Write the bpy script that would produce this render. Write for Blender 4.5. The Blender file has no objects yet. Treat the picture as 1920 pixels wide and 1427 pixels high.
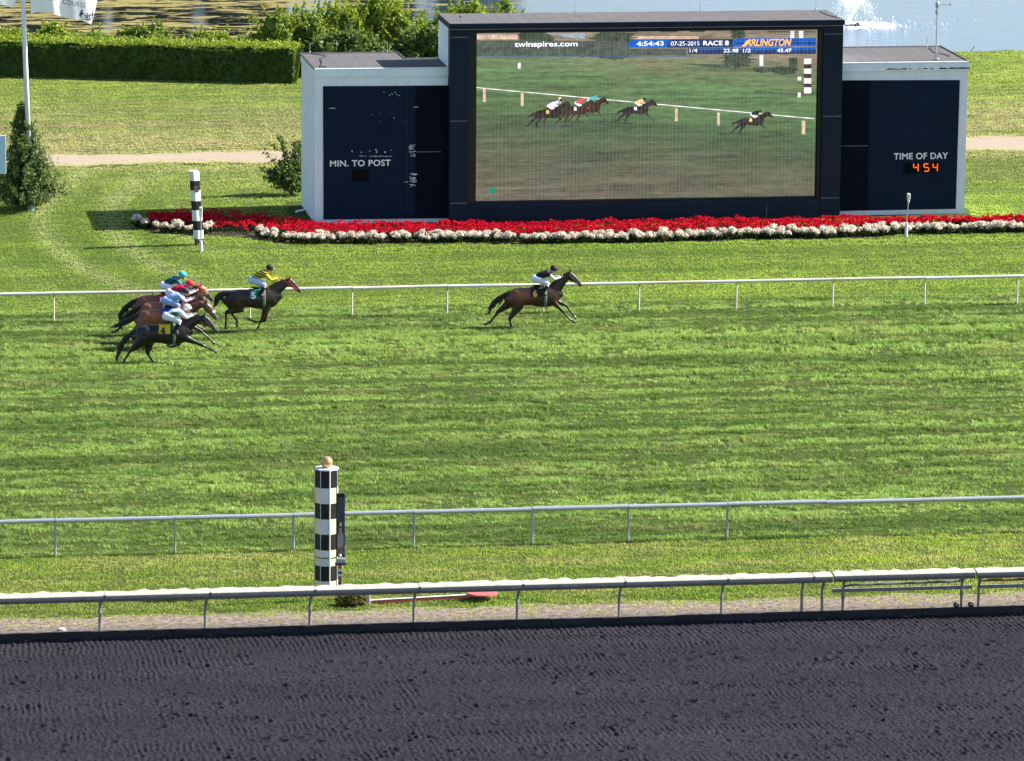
import bpy, bmesh, math, random
import numpy as np
from mathutils import Vector, Matrix
random.seed(7)
rng = np.random.default_rng(11)
R = math.radians
scene = bpy.context.scene
col = scene.collection

# ------------------------------------------------------------------ camera, sky, sun
FOC, PITCH, YAW, ROLL, CAMH = 9810.35, 0.1881165, -0.152685, 0.0081382, 34.497
_f = Vector((-math.sin(YAW)*math.cos(PITCH), math.cos(YAW)*math.cos(PITCH), -math.sin(PITCH)))
_r0 = Vector((math.cos(YAW), math.sin(YAW), 0)); _u0 = _r0.cross(_f)
_r = math.cos(ROLL)*_r0 + math.sin(ROLL)*_u0
_u = -math.sin(ROLL)*_r0 + math.cos(ROLL)*_u0
cam = bpy.data.cameras.new('camera'); camo = bpy.data.objects.new('camera', cam); col.objects.link(camo)
cam.sensor_fit = 'HORIZONTAL'; cam.sensor_width = 36; cam.lens = FOC/1920*36
cam.clip_start = 1; cam.clip_end = 4000
camo.matrix_world = Matrix(((_r.x,_u.x,-_f.x,0),(_r.y,_u.y,-_f.y,0),(_r.z,_u.z,-_f.z,CAMH),(0,0,0,1)))
scene.camera = camo

SUN_EL, SUN_AZ = R(35.2), R(5.0)          # SUN_AZ: turned from +X towards +Y
sun_dir = Vector((math.cos(SUN_EL)*math.cos(SUN_AZ), math.cos(SUN_EL)*math.sin(SUN_AZ), math.sin(SUN_EL)))
world = bpy.data.worlds.new('World'); scene.world = world; world.use_nodes = True
wt = world.node_tree; bg = wt.nodes['Background']
sky = wt.nodes.new('ShaderNodeTexSky'); sky.sky_type = 'NISHITA'; sky.sun_disc = False
sky.sun_elevation = SUN_EL; sky.sun_rotation = math.pi/2 - SUN_AZ
sky.air_density = 1.0; sky.dust_density = 0.6; sky.ozone_density = 1.6
wt.links.new(sky.outputs[0], bg.inputs[0]); bg.inputs[1].default_value = 0.072
sl = bpy.data.lights.new('sun', 'SUN'); sl.energy = 5.0; sl.angle = R(0.5); sl.color = (1.0, 0.94, 0.84)
so = bpy.data.objects.new('sun', sl); col.objects.link(so)
so.rotation_euler = sun_dir.to_track_quat('Z', 'Y').to_euler()
scene.view_settings.view_transform = 'Standard'; scene.view_settings.look = 'None'
scene.view_settings.gamma = 1.0; scene.view_settings.exposure = 1.55
scene.cycles.max_bounces = 6; scene.cycles.transparent_max_bounces = 8
scene.cycles.caustics_reflective = False; scene.cycles.caustics_refractive = False

def ray(px, py):
    return _f + _r*((px-960)/FOC) - _u*((py-713.5)/FOC)
def G(px, py, z=0.0):                      # the place on level z seen at a photo pixel
    d = ray(px, py); t = (z-CAMH)/d.z
    return Vector((t*d.x, t*d.y, z))
def V(px, py, Y):                          # the place on an upright plane at depth Y
    d = ray(px, py); t = Y/d.y
    return Vector((t*d.x, Y, CAMH+t*d.z))

# ------------------------------------------------------------------ node helpers
class NT:
    def __init__(s, name):
        s.m = bpy.data.materials.new(name); s.m.use_nodes = True
        s.t = s.m.node_tree; s.t.nodes.clear()
        s.out = s.t.nodes.new('ShaderNodeOutputMaterial')
    def n(s, typ, props=None, **ins):
        nd = s.t.nodes.new(typ)
        for k, v in (props or {}).items(): setattr(nd, k, v)
        for k, v in ins.items():
            key = int(k[1:]) if k[0] == '_' and k[1:].isdigit() else k.replace('_', ' ')
            s.put(nd, key, v)
        return nd
    def put(s, nd, key, v):
        if hasattr(v, 'is_output'): s.t.links.new(v, nd.inputs[key])
        elif hasattr(v, 'outputs'): s.t.links.new(v.outputs[0], nd.inputs[key])
        else:
            if isinstance(v, (tuple, list)) and len(v) == 3 and nd.inputs[key].type == 'RGBA': v = (*v, 1)
            nd.inputs[key].default_value = v
    def math(s, op, a, b=0.0, c=0.0, clamp=False):
        return s.n('ShaderNodeMath', dict(operation=op, use_clamp=clamp), _0=a, _1=b, _2=c).outputs[0]
    def mix(s, f, a, b, bt='MIX'):
        nd = s.n('ShaderNodeMix', dict(data_type='RGBA', blend_type=bt))
        s.put(nd, 0, f); s.put(nd, 6, a); s.put(nd, 7, b); return nd.outputs[2]
    def pos(s): return s.n('ShaderNodeNewGeometry').outputs['Position']
    def obj(s): return s.n('ShaderNodeTexCoord').outputs['Object']
    def scl(s, v, sc, loc=(0, 0, 0), rot=(0, 0, 0)):
        return s.n('ShaderNodeMapping', Vector=v, Scale=sc, Location=loc, Rotation=rot).outputs[0]
    def noise(s, v, scale=1.0, detail=3, rough=0.55, dist=0.0):
        return s.n('ShaderNodeTexNoise', Vector=v, Scale=scale, Detail=detail, Roughness=rough, Distortion=dist).outputs[0]
    def ramp(s, f, stops, interp='LINEAR'):
        nd = s.n('ShaderNodeValToRGB', Fac=f); cr = nd.color_ramp; cr.interpolation = interp
        while len(cr.elements) < len(stops): cr.elements.new(0.5)
        for e, (p, c) in zip(cr.elements, stops):
            e.position = p; e.color = (c, c, c, 1) if isinstance(c, (int, float)) else (*c, 1)
        return nd.outputs[0]
    def rng(s, v, a, b, c, d):
        return s.n('ShaderNodeMapRange', _0=v, _1=a, _2=b, _3=c, _4=d).outputs[0]
    def sep(s, v): return s.n('ShaderNodeSeparateXYZ', _0=v).outputs
    def bump(s, h, strength=0.3, dist=0.02):
        return s.n('ShaderNodeBump', Strength=strength, Distance=dist, Height=h).outputs[0]
    def pbr(s, color, rough=0.6, bump=None, metal=0.0, spec=0.4, **kw):
        p = s.n('ShaderNodeBsdfPrincipled'); s.put(p, 'Base Color', color); s.put(p, 'Roughness', rough)
        s.put(p, 'Metallic', metal); s.put(p, 'Specular IOR Level', spec)
        if bump is not None: s.put(p, 'Normal', bump)
        for k, v in kw.items(): s.put(p, k.replace('_', ' '), v)
        s.t.links.new(p.outputs[0], s.out.inputs[0]); return s.m
    def surf(s, sh):
        s.t.links.new(sh.outputs[0], s.out.inputs[0]); return s.m

def mat(name, c, rough=0.6, var=0.18, scale=4.0, bump=0.15, bscale=40, metal=0.0, spec=0.35, stretch=(1, 1, 1)):
    k = NT(name); o = k.scl(k.obj(), stretch)
    f = k.noise(o, scale, 4)
    lo = tuple(x*(1-var) for x in c); hi = tuple(min(1, x*(1+var)) for x in c)
    cc = k.mix(k.ramp(f, [(0.3, 0.0), (0.7, 1.0)]), lo, hi)
    b = k.bump(k.noise(o, bscale, 3), bump, 0.01) if bump else None
    return k.pbr(cc, rough, b, metal, spec)

M = {}
M['white_paint'] = mat('white paint', (0.72, 0.72, 0.70), 0.5, 0.08, 3)
M['dull_white'] = mat('weathered white paint', (0.62, 0.60, 0.55), 0.6, 0.15, 6)
M['tan_post'] = mat('cream painted post', (0.66, 0.58, 0.46), 0.6, 0.12, 8)
M['dark_metal'] = mat('dark metal', (0.03, 0.03, 0.035), 0.5, 0.3, 5)
M['grey_metal'] = mat('grey galvanised metal', (0.34, 0.36, 0.37), 0.45, 0.15, 6, metal=0.3)
M['alu'] = mat('anodised rail', (0.55, 0.57, 0.60), 0.35, 0.08, 5, metal=0.55)
M['rust'] = mat('rusty steel', (0.20, 0.115, 0.07), 0.7, 0.35, 7)
M['black_paint'] = mat('black paint', (0.012, 0.012, 0.014), 0.45, 0.3, 5)
M['cream_paint'] = mat('cream paint', (0.74, 0.66, 0.42), 0.5, 0.1, 6)
M['gold'] = mat('worn gold ball', (0.50, 0.33, 0.15), 0.32, 0.15, 9, metal=0.5)
M['red_paint'] = mat('faded red paint', (0.52, 0.10, 0.09), 0.6, 0.12, 5)
M['blue_paint'] = mat('blue paint', (0.03, 0.08, 0.25), 0.5, 0.1, 6)
M['rubber'] = mat('black rubber', (0.015, 0.015, 0.015), 0.8, 0.3, 8)
M['bark'] = mat('bark', (0.10, 0.07, 0.05), 0.9, 0.3, 8, 0.5)
M['soil'] = mat('dark soil', (0.06, 0.045, 0.03), 0.95, 0.4, 5, 0.6)

# ------------------------------------------------------------------ mesh helpers
class MB:
    def __init__(s): s.v = []; s.f = []; s.mi = []; s.mats = []
    def mid(s, m):
        if m not in s.mats: s.mats.append(m)
        return s.mats.index(m)
    def add(s, vs, fs, m):
        o = len(s.v); s.v += [tuple(p) for p in vs]; k = s.mid(m)
        for f in fs: s.f.append(tuple(i+o for i in f)); s.mi.append(k)
    def box(s, a, b, m):
        (x0, y0, z0), (x1, y1, z1) = a, b
        s.add([(x0,y0,z0),(x1,y0,z0),(x1,y1,z0),(x0,y1,z0),(x0,y0,z1),(x1,y0,z1),(x1,y1,z1),(x0,y1,z1)],
              [(0,3,2,1),(4,5,6,7),(0,1,5,4),(1,2,6,5),(2,3,7,6),(3,0,4,7)], m)
    def bevbox(s, a, b, m, w=0.01):
        bm = bmesh.new(); bmesh.ops.create_cube(bm, size=1)
        c = [(p+q)/2 for p, q in zip(a, b)]; d = [q-p for p, q in zip(a, b)]
        for v in bm.verts: v.co = Vector((c[i]+v.co[i]*d[i] for i in range(3)))
        bmesh.ops.bevel(bm, geom=bm.edges[:], offset=w, segments=1, affect='EDGES')
        bm.verts.index_update(); s.add([v.co for v in bm.verts], [[v.index for v in f.verts] for f in bm.faces], m); bm.free()
    def tube(s, pts, r, m, seg=10, cap=True):
        pts = [Vector(p) for p in pts]; rs = r if isinstance(r, (list, tuple)) else [r]*len(pts)
        vs = []; fs = []; ref = None
        for i, p in enumerate(pts):
            t = (pts[min(i+1, len(pts)-1)]-pts[max(i-1, 0)]).normalized()
            if ref is None: ref = Vector((0,0,1)) if abs(t.z) < 0.9 else Vector((1,0,0))
            a = t.cross(ref).normalized(); b = a.cross(t); ref = b
            for k in range(seg):
                an = 2*math.pi*k/seg; vs.append(p+rs[i]*(math.cos(an)*a+math.sin(an)*b))
        for i in range(len(pts)-1):
            for k in range(seg):
                k2 = (k+1) % seg; fs.append((i*seg+k, i*seg+k2, (i+1)*seg+k2, (i+1)*seg+k))
        if cap: fs.append(tuple(range(seg))[::-1]); fs.append(tuple((len(pts)-1)*seg+k for k in range(seg)))
        s.add(vs, fs, m)
    def prism(s, poly, z0, z1, m):          # poly in xy, upright
        n = len(poly); vs = [(x, y, z0) for x, y in poly]+[(x, y, z1) for x, y in poly]
        fs = [tuple(range(n))[::-1], tuple(range(n, 2*n))]+[(i, (i+1) % n, n+(i+1) % n, n+i) for i in range(n)]
        s.add(vs, fs, m)
    def plate(s, poly, y0, y1, m):          # poly in xz facing -y, given thickness
        n = len(poly); vs = [(x, y0, z) for x, z in poly]+[(x, y1, z) for x, z in poly]
        fs = [tuple(range(n)), tuple(range(n, 2*n))[::-1]]+[(i, n+i, n+(i+1) % n, (i+1) % n) for i in range(n)]
        s.add(vs, fs, m)
    def ball(s, c, r, m, u=14, w=9, sc=(1,1,1)):
        vs = []; fs = []
        for i in range(w+1):
            th = math.pi*i/w
            for k in range(u):
                ph = 2*math.pi*k/u
                vs.append((c[0]+sc[0]*r*math.sin(th)*math.cos(ph), c[1]+sc[1]*r*math.sin(th)*math.sin(ph), c[2]+sc[2]*r*math.cos(th)))
        for i in range(w):
            for k in range(u): fs.append((i*u+k, (i+1)*u+k, (i+1)*u+(k+1) % u, i*u+(k+1) % u))
        s.add(vs, fs, m)
    def mesh(s, name, smooth=False):
        me = bpy.data.meshes.new(name); me.from_pydata(s.v, [], s.f)
        for m in s.mats: me.materials.append(m)
        me.polygons.foreach_set('material_index', s.mi)
        if smooth: me.polygons.foreach_set('use_smooth', [True]*len(me.polygons))
        me.update(); return me
    def build(s, name, parent=None, smooth=False, loc=None):
        return link(name, s.mesh(name, smooth), parent, loc)

def link(name, me, parent=None, loc=None):
    o = bpy.data.objects.new(name, me); col.objects.link(o)
    if loc is not None: o.location = loc
    if parent is not None: o.parent = parent
    return o
def tag(o, label=None, cat=None, group=None, kind=None):
    if label: o['label'] = label
    if cat: o['category'] = cat
    if group: o['group'] = group
    if kind: o['kind'] = kind
    return o
def empty(name, loc, label, cat, group=None):
    o = bpy.data.objects.new(name, None); col.objects.link(o); o.location = loc
    o.empty_display_size = 0.2
    return tag(o, label, cat, group)
def npmesh(name, v, f, m):                  # v (n,3), f (k, 3 or 4)
    me = bpy.data.meshes.new(name); v = np.asarray(v, np.float32); f = np.asarray(f, np.int32)
    k = f.shape[1]; me.vertices.add(len(v)); me.vertices.foreach_set('co', v.ravel())
    me.loops.add(f.size); me.loops.foreach_set('vertex_index', f.ravel())
    me.polygons.add(len(f)); me.polygons.foreach_set('loop_start', np.arange(0, f.size, k, dtype=np.int32))
    me.update(calc_edges=True); me.materials.append(m); return me
def text(body, width, x, z, y, m, parent, name='lettering', height=None, bold=0.0, shear=0.0, extrude=0.004, spacing=1.0):
    cu = bpy.data.curves.new(name, 'FONT'); cu.body = body; cu.size = 1; cu.offset = bold; cu.extrude = extrude
    cu.shear = shear; cu.space_character = spacing; cu.resolution_u = 4
    t = bpy.data.objects.new('t', cu); col.objects.link(t)
    dg = bpy.context.evaluated_depsgraph_get(); me = bpy.data.meshes.new_from_object(t.evaluated_get(dg))
    bpy.data.objects.remove(t); bpy.data.curves.remove(cu); me.name = name
    n = len(me.vertices); c = np.zeros(n*3, np.float32); me.vertices.foreach_get('co', c); c = c.reshape(-1, 3)
    mn, mx = c.min(0), c.max(0); s = width/(mx[0]-mn[0]); sz = s if height is None else height/(mx[1]-mn[1])
    out = np.stack([x+(c[:, 0]-mn[0])*s, y-(c[:, 2]-mn[2]), z+(c[:, 1]-mn[1])*sz], 1)
    me.vertices.foreach_set('co', out.astype(np.float32).ravel()); me.materials.clear(); me.materials.append(m); me.update()
    return link(name, me, parent)

# ------------------------------------------------------------------ ground, track, paths, water
def pond_edge(X):
    base = 268.4+0.5*math.sin(X*0.31)+0.25*math.sin(X*1.3+1)
    if X < 46: base += 4.5*min(1, (46-X)/10)
    return base
def ground_z(X, Y):
    if Y < 143.02: return -0.42
    e = pond_edge(X)
    if Y > 329 and X < 56: return 0.1
    if Y > e and Y < 392: return max(-0.9, -(Y-e)*0.35)
    return 0.0
k = NT('ground turf'); P = k.pos(); s3 = k.sep(P)
n1 = k.noise(k.scl(P, (0.12, 0.5, 1)), 1.0, 5); n2 = k.noise(P, 6, 4)
g = k.mix(n1, (0.022, 0.045, 0.005), (0.05, 0.085, 0.012)); g = k.mix(k.math('MULTIPLY', n2, 0.6), g, (0.055, 0.055, 0.018))
dirtc = k.mix(n2, (0.04, 0.037, 0.04), (0.06, 0.055, 0.058))
isd = k.math('LESS_THAN', s3[1], 143.03)
ground_mat = k.pbr(k.mix(isd, g, dirtc), 0.95, k.bump(n2, 0.5, 0.05), spec=0.1)
xs = sorted(set([-900, -400, -150, -60]+list(np.arange(-20, 111, 2.0))+[140, 200, 400, 900]))
ys = sorted(set([-60, 40, 90, 143.0, 143.04, 150, 170, 190, 210, 230, 250, 260]+list(np.arange(264, 280, 0.5))+[285, 300, 328, 330, 360, 385, 391.9, 392.1, 430, 600, 1000, 2000]))
vs = np.array([(x, y, ground_z(x, y)) for y in ys for x in xs])
nx = len(xs); fs = [(j*nx+i, j*nx+i+1, (j+1)*nx+i+1, (j+1)*nx+i) for j in range(len(ys)-1) for i in range(nx-1)]
tag(link('ground', npmesh('ground', vs, fs, ground_mat)), kind='structure')

# racing surface of dark synthetic dirt: harrow ridges and hoof prints as real relief
def vnoise(x, y, seed):
    xi = np.floor(x).astype(np.int64); yi = np.floor(y).astype(np.int64); fx = x-xi; fy = y-yi
    fx = fx*fx*(3-2*fx); fy = fy*fy*(3-2*fy)
    def h(a, b):
        q = (a*374761393+b*668265263+seed*982451653) & 0xffffffff
        q = ((q ^ (q >> 13))*1274126177) & 0xffffffff
        return ((q ^ (q >> 16)) & 0xffff)/65535.0
    return (h(xi, yi)*(1-fx)+h(xi+1, yi)*fx)*(1-fy)+(h(xi, yi+1)*(1-fx)+h(xi+1, yi+1)*fx)*fy
TX = np.arange(-8.0, 48.0, 0.031); TY = np.arange(123.5, 143.0, 0.037)
X, Y = np.meshgrid(TX, TY)
ph = X+0.10*(Y-135)*np.clip((X-8)/18, 0, 1)-0.02*(Y-135)
wob = 0.35*vnoise(X*0.9, Y*1.6, 3)+0.10*vnoise(X*5, Y*4, 31)
ridge = np.sin((ph+wob*0.30)*2*math.pi/0.165)
ridge = np.where(ridge > 0, ridge, ridge*0.8)
band = 0.45+0.55*np.sin(Y*2*math.pi/3.1+0.5*np.sin(X*0.2))**2
brk = np.clip((vnoise(X*2.2, Y*2.0, 5)-0.22)*2.4, 0, 1)
worn = np.clip((vnoise(X*0.35, Y*0.9, 8)-0.25)*2.2, 0.12, 1)
edge = np.clip((Y-140.2)/1.5, 0, 1)
Z = 0.019*ridge*np.maximum(band*brk*worn, edge*0.85)
Z += 0.016*(vnoise(X*6, Y*5, 12)-0.5)+0.026*(vnoise(X*14, Y*13, 13)-0.5)+0.046*(vnoise(X*29, Y*25, 14)-0.5)+0.03*(vnoise(X*1.5, Y*2.5, 15)-0.5)
pr = random.Random(5); cand = []
for lane in [141.0, 139.3, 138.2, 136.8, 135.4, 133.9, 132.6, 131.2, 130.1, 129.0, 127.8, 126.4]:
    x = -8.0
    while x < 48:
        x += pr.expovariate(2.5)+0.10
        if 140.9 <= lane and pr.random() < 0.7: continue
        cand.append((x, lane+pr.gauss(0, 0.42)))
for cx, cy in cand:
    i0 = int((cx-0.5-TX[0])/0.031); i1 = i0+34; j0 = int((cy-0.6-TY[0])/0.037); j1 = j0+34
    if i0 < 0 or j0 < 0 or i1 >= len(TX) or j1 >= len(TY): continue
    sx = X[j0:j1, i0:i1]-cx; sy = Y[j0:j1, i0:i1]-cy
    a = pr.uniform(0.08, 0.19); b = pr.uniform(0.08, 0.15); dd = (sx/a)**2+(sy/b)**2
    dep = pr.uniform(0.02, 0.075)
    Z[j0:j1, i0:i1] += -dep*np.exp(-dd*1.25)+dep*0.55*np.exp(-((np.sqrt(dd)-1.6)/0.45)**2)*(0.4+0.6*vnoise(sx*9+cx*7, sy*9+cy*3, 4))
Z -= 0.175
ny, nx2 = X.shape
idx = np.arange(ny*nx2).reshape(ny, nx2)
F = np.stack([idx[:-1, :-1], idx[:-1, 1:], idx[1:, 1:], idx[1:, :-1]], -1).reshape(-1, 4)
k = NT('dark synthetic track'); P = k.pos()
f1 = k.noise(P, 18, 5, 0.65); f2 = k.noise(k.scl(P, (0.4, 0.9, 1)), 1.0, 4)
c = k.mix(f1, (0.0054, 0.0050, 0.0068), (0.0290, 0.0268, 0.0350)); c = k.mix(k.ramp(k.noise(k.scl(P, (0.10, 0.55, 1)), 1.0, 4, 0.6), [(0.42, 0.0), (0.66, 0.55)]), c, (0.0290, 0.0270, 0.0350))
fl = k.math('GREATER_THAN', k.noise(P, 7.0, 2), 0.79)
c = k.mix(k.math('MULTIPLY', fl, 0.35), c, (0.35, 0.34, 0.33))
pale = k.noise(k.scl(P, (0.55, 1.6, 1)), 1.0, 5); pf = k.ramp(pale, [(0.74, 0.0), (0.80, 1.0)])
c = k.mix(k.math('MULTIPLY', pf, 0.3), c, (0.13, 0.125, 0.125))
track_mat = k.pbr(c, 0.9, k.bump(k.noise(P, 42, 4, 0.7), 0.9, 0.022), spec=0.10)
o = link('racetrack', npmesh('racetrack', np.stack([X, Y, Z], -1).reshape(-1, 3), F, track_mat)); tag(o, kind='structure')
o.data.polygons.foreach_set('use_smooth', [True]*len(o.data.polygons))

# dark retaining board that edges the track
mk = mat('tarred kerb board', (0.016, 0.017, 0.022), 0.7, 0.4, 3, 0.4, 20, stretch=(0.3, 1, 1))
b = MB(); x = -20.0; pr = random.Random(3)
while x < 80:
    w = 3.6; dz = pr.uniform(-0.012, 0.012); b.bevbox((x, 143.0+pr.uniform(-.012, .012), -0.6), (x+w-0.01, 143.09, 0.025+dz), mk, 0.012); x += w
tag(b.build('kerb'), kind='structure')

def strip(name, yfun0, yfun1, x0, x1, z, m, step=0.5):
    vs = []; n = int((x1-x0)/step)+1
    for i in range(n):
        x = x0+i*step; vs += [(x, yfun0(x), z), (x, yfun1(x), z)]
    fs = [(2*i, 2*i+2, 2*i+3, 2*i+1) for i in range(n-1)]
    return tag(link(name, npmesh(name, np.array(vs), fs, m)), kind='structure')
def wav(a, s): return lambda x: a+0.12*math.sin(x*1.7+s)+0.08*math.sin(x*4.1+2*s)+0.05*math.sin(x*9.7+s)
k = NT('crushed gravel'); P = k.pos()
f1 = k.ramp(k.noise(P, 5, 6, 0.8), [(0.36, 0.0), (0.66, 1.0)]); f2 = k.noise(k.scl(P, (0.25, 1.2, 1)), 1.0, 3); yy = k.sep(P)[1]
c = k.mix(f1, (0.065, 0.05, 0.04), (0.36, 0.29, 0.235)); c = k.mix(k.rng(yy, 143.1, 144.0, 0.75, 0.0), c, k.mix(f1, (0.015, 0.014, 0.015), (0.17, 0.15, 0.14)))
gravel = k.pbr(c, 0.95, k.bump(k.noise(P, 26, 4), 0.9, 0.05), spec=0.15)
strip('gravel_strip', lambda x: 143.085, wav(144.9, 0.4), -15, 75, 0.006, gravel, 0.2)
k = NT('sandy path'); P = k.pos()
f1 = k.noise(k.scl(P, (0.5, 2.2, 1)), 1.0, 6, 0.65); f2 = k.noise(P, 14, 4)
c = k.mix(f1, (0.21, 0.165, 0.12), (0.40, 0.335, 0.265)); c = k.mix(k.math('MULTIPLY', f2, 0.4), c, (0.30, 0.25, 0.195))
path_mat = k.pbr(c, 0.95, k.bump(f2, 0.5, 0.03), spec=0.1)
def pth0(x): return 232.25+0.012*(x-15)+0.25*math.sin(x*0.7)+0.12*math.sin(x*2.3)
def pth1(x): return 235.55+0.05*max(0, x-30)+0.25*math.sin(x*0.55+1)+0.12*math.sin(x*2.9)
strip('path', pth0, pth1, -30, 110, 0.008, path_mat, 0.4)

# pond: water carrying golden duckweed at one end
k = NT('pond water'); P = k.pos(); s3 = k.sep(P)
rip = k.noise(k.scl(P, (0.9, 2.6, 1)), 1.0, 5, 0.6); rip2 = k.noise(k.scl(P, (3.5, 7.5, 1)), 1.0, 3)
h = k.math('ADD', k.math('MULTIPLY', rip, 0.7), k.math('MULTIPLY', rip2, 0.3))
wp = k.n('ShaderNodeBsdfPrincipled', Base_Color=k.mix(k.rng(s3[0], 36, 56, 0, 1), (0.010, 0.016, 0.018), (0.055, 0.10, 0.17)), Roughness=0.06, IOR=1.33, Normal=k.bump(h, k.rng(s3[0], 34, 56, 0.03, 0.14), 0.25))
wn = k.noise(k.scl(P, (0.42, 0.95, 1)), 1.0, 7, 0.72, 0.6); wn2 = k.noise(k.scl(P, (0.05, 0.11, 1), (3, 7, 0)), 1.0, 2)
cover = k.rng(s3[0], 33, 52, 0.075, -0.045)
mask = k.ramp(k.math('ADD', k.math('ADD', k.math('MULTIPLY', wn, 0.8), k.math('MULTIPLY', wn2, 0.2)), cover), [(0.575, 0.0), (0.615, 1.0)])
wc = k.mix(k.noise(k.scl(P, (1.5, 5, 1)), 1.0, 4), (0.06, 0.055, 0.010), (0.34, 0.27, 0.075))
wd = k.n('ShaderNodeBsdfPrincipled', Base_Color=wc, Roughness=0.7)
mx = k.n('ShaderNodeMixShader', _0=mask, _1=wp, _2=wd); water_mat = k.surf(mx)
wx = [-150]+list(np.arange(-20, 111, 5.0))+[200]
vs = [(x, y, -0.22) for y in (266.5, 300, 340, 392.0) for x in wx]; nx = len(wx)
tag(link('water', npmesh('water', np.array(vs), [(j*nx+i, j*nx+i+1, (j+1)*nx+i+1, (j+1)*nx+i) for j in range(3) for i in range(nx-1)], water_mat)), kind='structure')

# ------------------------------------------------------------------ grass
def grass_mat(name, dark, mid, light, dry, zone):
    k = NT(name); P = k.pos(); s3 = k.sep(P)
    isl = k.n('ShaderNodeNewGeometry').outputs['Random Per Island']
    n1 = k.noise(k.scl(P, (0.10, 0.85, 1)), 1.0, 4, 0.6)          # mower-wide streaks along the rails
    n2 = k.noise(k.scl(P, (0.7, 1.2, 1)), 1.0, 4, 0.6)
    n3 = k.noise(k.scl(P, (0.035, 0.07, 1), (5, 2, 0)), 1.0, 3)
    if zone == 'turf':
        b1 = k.noise(k.scl(P, (0.022, 0.52, 1)), 1.0, 2, 0.5); b2 = k.noise(k.scl(P, (0.11, 1.5, 1), (3, 1, 0)), 1.0, 3, 0.6)
        a = k.math('ADD', k.math('ADD', k.math('MULTIPLY', b1, 0.42), k.math('MULTIPLY', b2, 0.38)), k.math('MULTIPLY', n2, 0.20))
        ln = k.math('SINE', k.math('MULTIPLY', k.math('ADD', s3[1], k.math('MULTIPLY', b2, 0.9)), 2*math.pi/1.8))
        a = k.math('ADD', a, k.math('MULTIPLY', ln, 0.028))
        t = k.ramp(a, [(0.44, 0.0), (0.56, 1.0)])
    else:
        b1 = k.noise(k.scl(P, (0.030, 0.42, 1), (8, 0, 0)), 1.0, 2, 0.5)
        a = k.math('ADD', k.math('ADD', k.math('MULTIPLY', n1, 0.35), k.math('MULTIPLY', n3, 0.25)), k.math('MULTIPLY', b1, 0.40))
        t = k.ramp(a, [(0.40, 0.0), (0.60, 1.0)])
    c = k.mix(t, dark, mid)
    c = k.mix(k.math('MULTIPLY', k.ramp(isl, [(0.45, 0.0), (0.95, 1.0)]), k.math('ADD', 0.30, k.math('MULTIPLY', t, 0.65))), c, light)
    if zone == 'lawn':                                         # turning arcs left by the mower
        dx = k.math('SUBTRACT', s3[0], 28.0); dy = k.math('SUBTRACT', s3[1], 214.0)
        rad = k.math('SQRT', k.math('ADD', k.math('MULTIPLY', dx, dx), k.math('MULTIPLY', k.math('MULTIPLY', dy, dy), 0.30)))
        arc = k.math('SINE', k.math('ADD', k.math('MULTIPLY', rad, 2.2), k.math('MULTIPLY', n2, 1.2)))
        am = k.math('MULTIPLY', k.rng(rad, 5, 8, 0, 1), k.math('MULTIPLY', k.rng(rad, 15, 18, 1, 0), k.rng(s3[0], 17.5, 21, 1, 0)), clamp=True)
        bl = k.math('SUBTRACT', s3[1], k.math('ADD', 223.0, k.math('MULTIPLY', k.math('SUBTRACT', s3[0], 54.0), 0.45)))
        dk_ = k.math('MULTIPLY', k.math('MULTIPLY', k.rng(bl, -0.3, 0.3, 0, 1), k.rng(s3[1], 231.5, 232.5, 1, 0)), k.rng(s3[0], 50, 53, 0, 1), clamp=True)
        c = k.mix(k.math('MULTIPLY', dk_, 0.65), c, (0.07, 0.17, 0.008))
        c = k.mix(k.math('MULTIPLY', k.math('MULTIPLY', k.math('MAXIMUM', arc, 0.0), am), 0.80, clamp=True), c, (0.50, 0.56, 0.22))
        c = k.mix(k.math('MULTIPLY', k.math('MULTIPLY', k.math('MAXIMUM', k.math('MULTIPLY', arc, -1.0), 0.0), am), 0.60, clamp=True), c, (0.09, 0.20, 0.010))
    # straw coloured places
    if zone == 'turf':
        d = k.math('MULTIPLY', k.ramp(k.noise(k.scl(P, (0.25, 0.5, 1), (9, 1, 0)), 1.0, 5, 0.65), [(0.52, 0.0), (0.75, 1.0)]), 0.5)
    elif zone == 'verge':
        d = k.math('MULTIPLY', k.ramp(k.noise(k.scl(P, (0.3, 0.8, 1), (9, 1, 0)), 1.0, 5), [(0.40, 0.0), (0.7, 1.0)]), 0.75)
    else:
        yb = k.ramp(k.rng(s3[1], 190, 270, 0, 1), [(0.0, 0.08), (0.12, 0.15), (0.35, 0.12), (0.50, 0.5), (0.555, 1.0), (0.68, 0.95), (0.80, 0.35), (1.0, 0.25)])
        d = k.math('MULTIPLY', k.ramp(k.noise(k.scl(P, (0.12, 0.5, 1), (9, 1, 0)), 1.0, 5), [(0.28, 0.30), (0.56, 1.0)]), yb, clamp=True)
    c = k.mix(d, c, dry)
    df = k.n('ShaderNodeBsdfDiffuse', Color=k.mix(1.0, c, (0.62, 0.62, 0.62), 'MULTIPLY')); tr = k.n('ShaderNodeBsdfTranslucent', Color=k.mix(0.30, k.mix(1.0, c, (1.5, 1.5, 1.5), 'MULTIPLY'), (0.24, 0.36, 0.03)))
    gl = k.n('ShaderNodeBsdfGlossy', Color=(0.8, 0.85, 0.8), Roughness=0.55)
    m1 = k.n('ShaderNodeMixShader', _0=0.58, _1=df, _2=tr); m2 = k.n('ShaderNodeMixShader', _0=0.025, _1=m1, _2=gl)
    return k.surf(m2)

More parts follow.
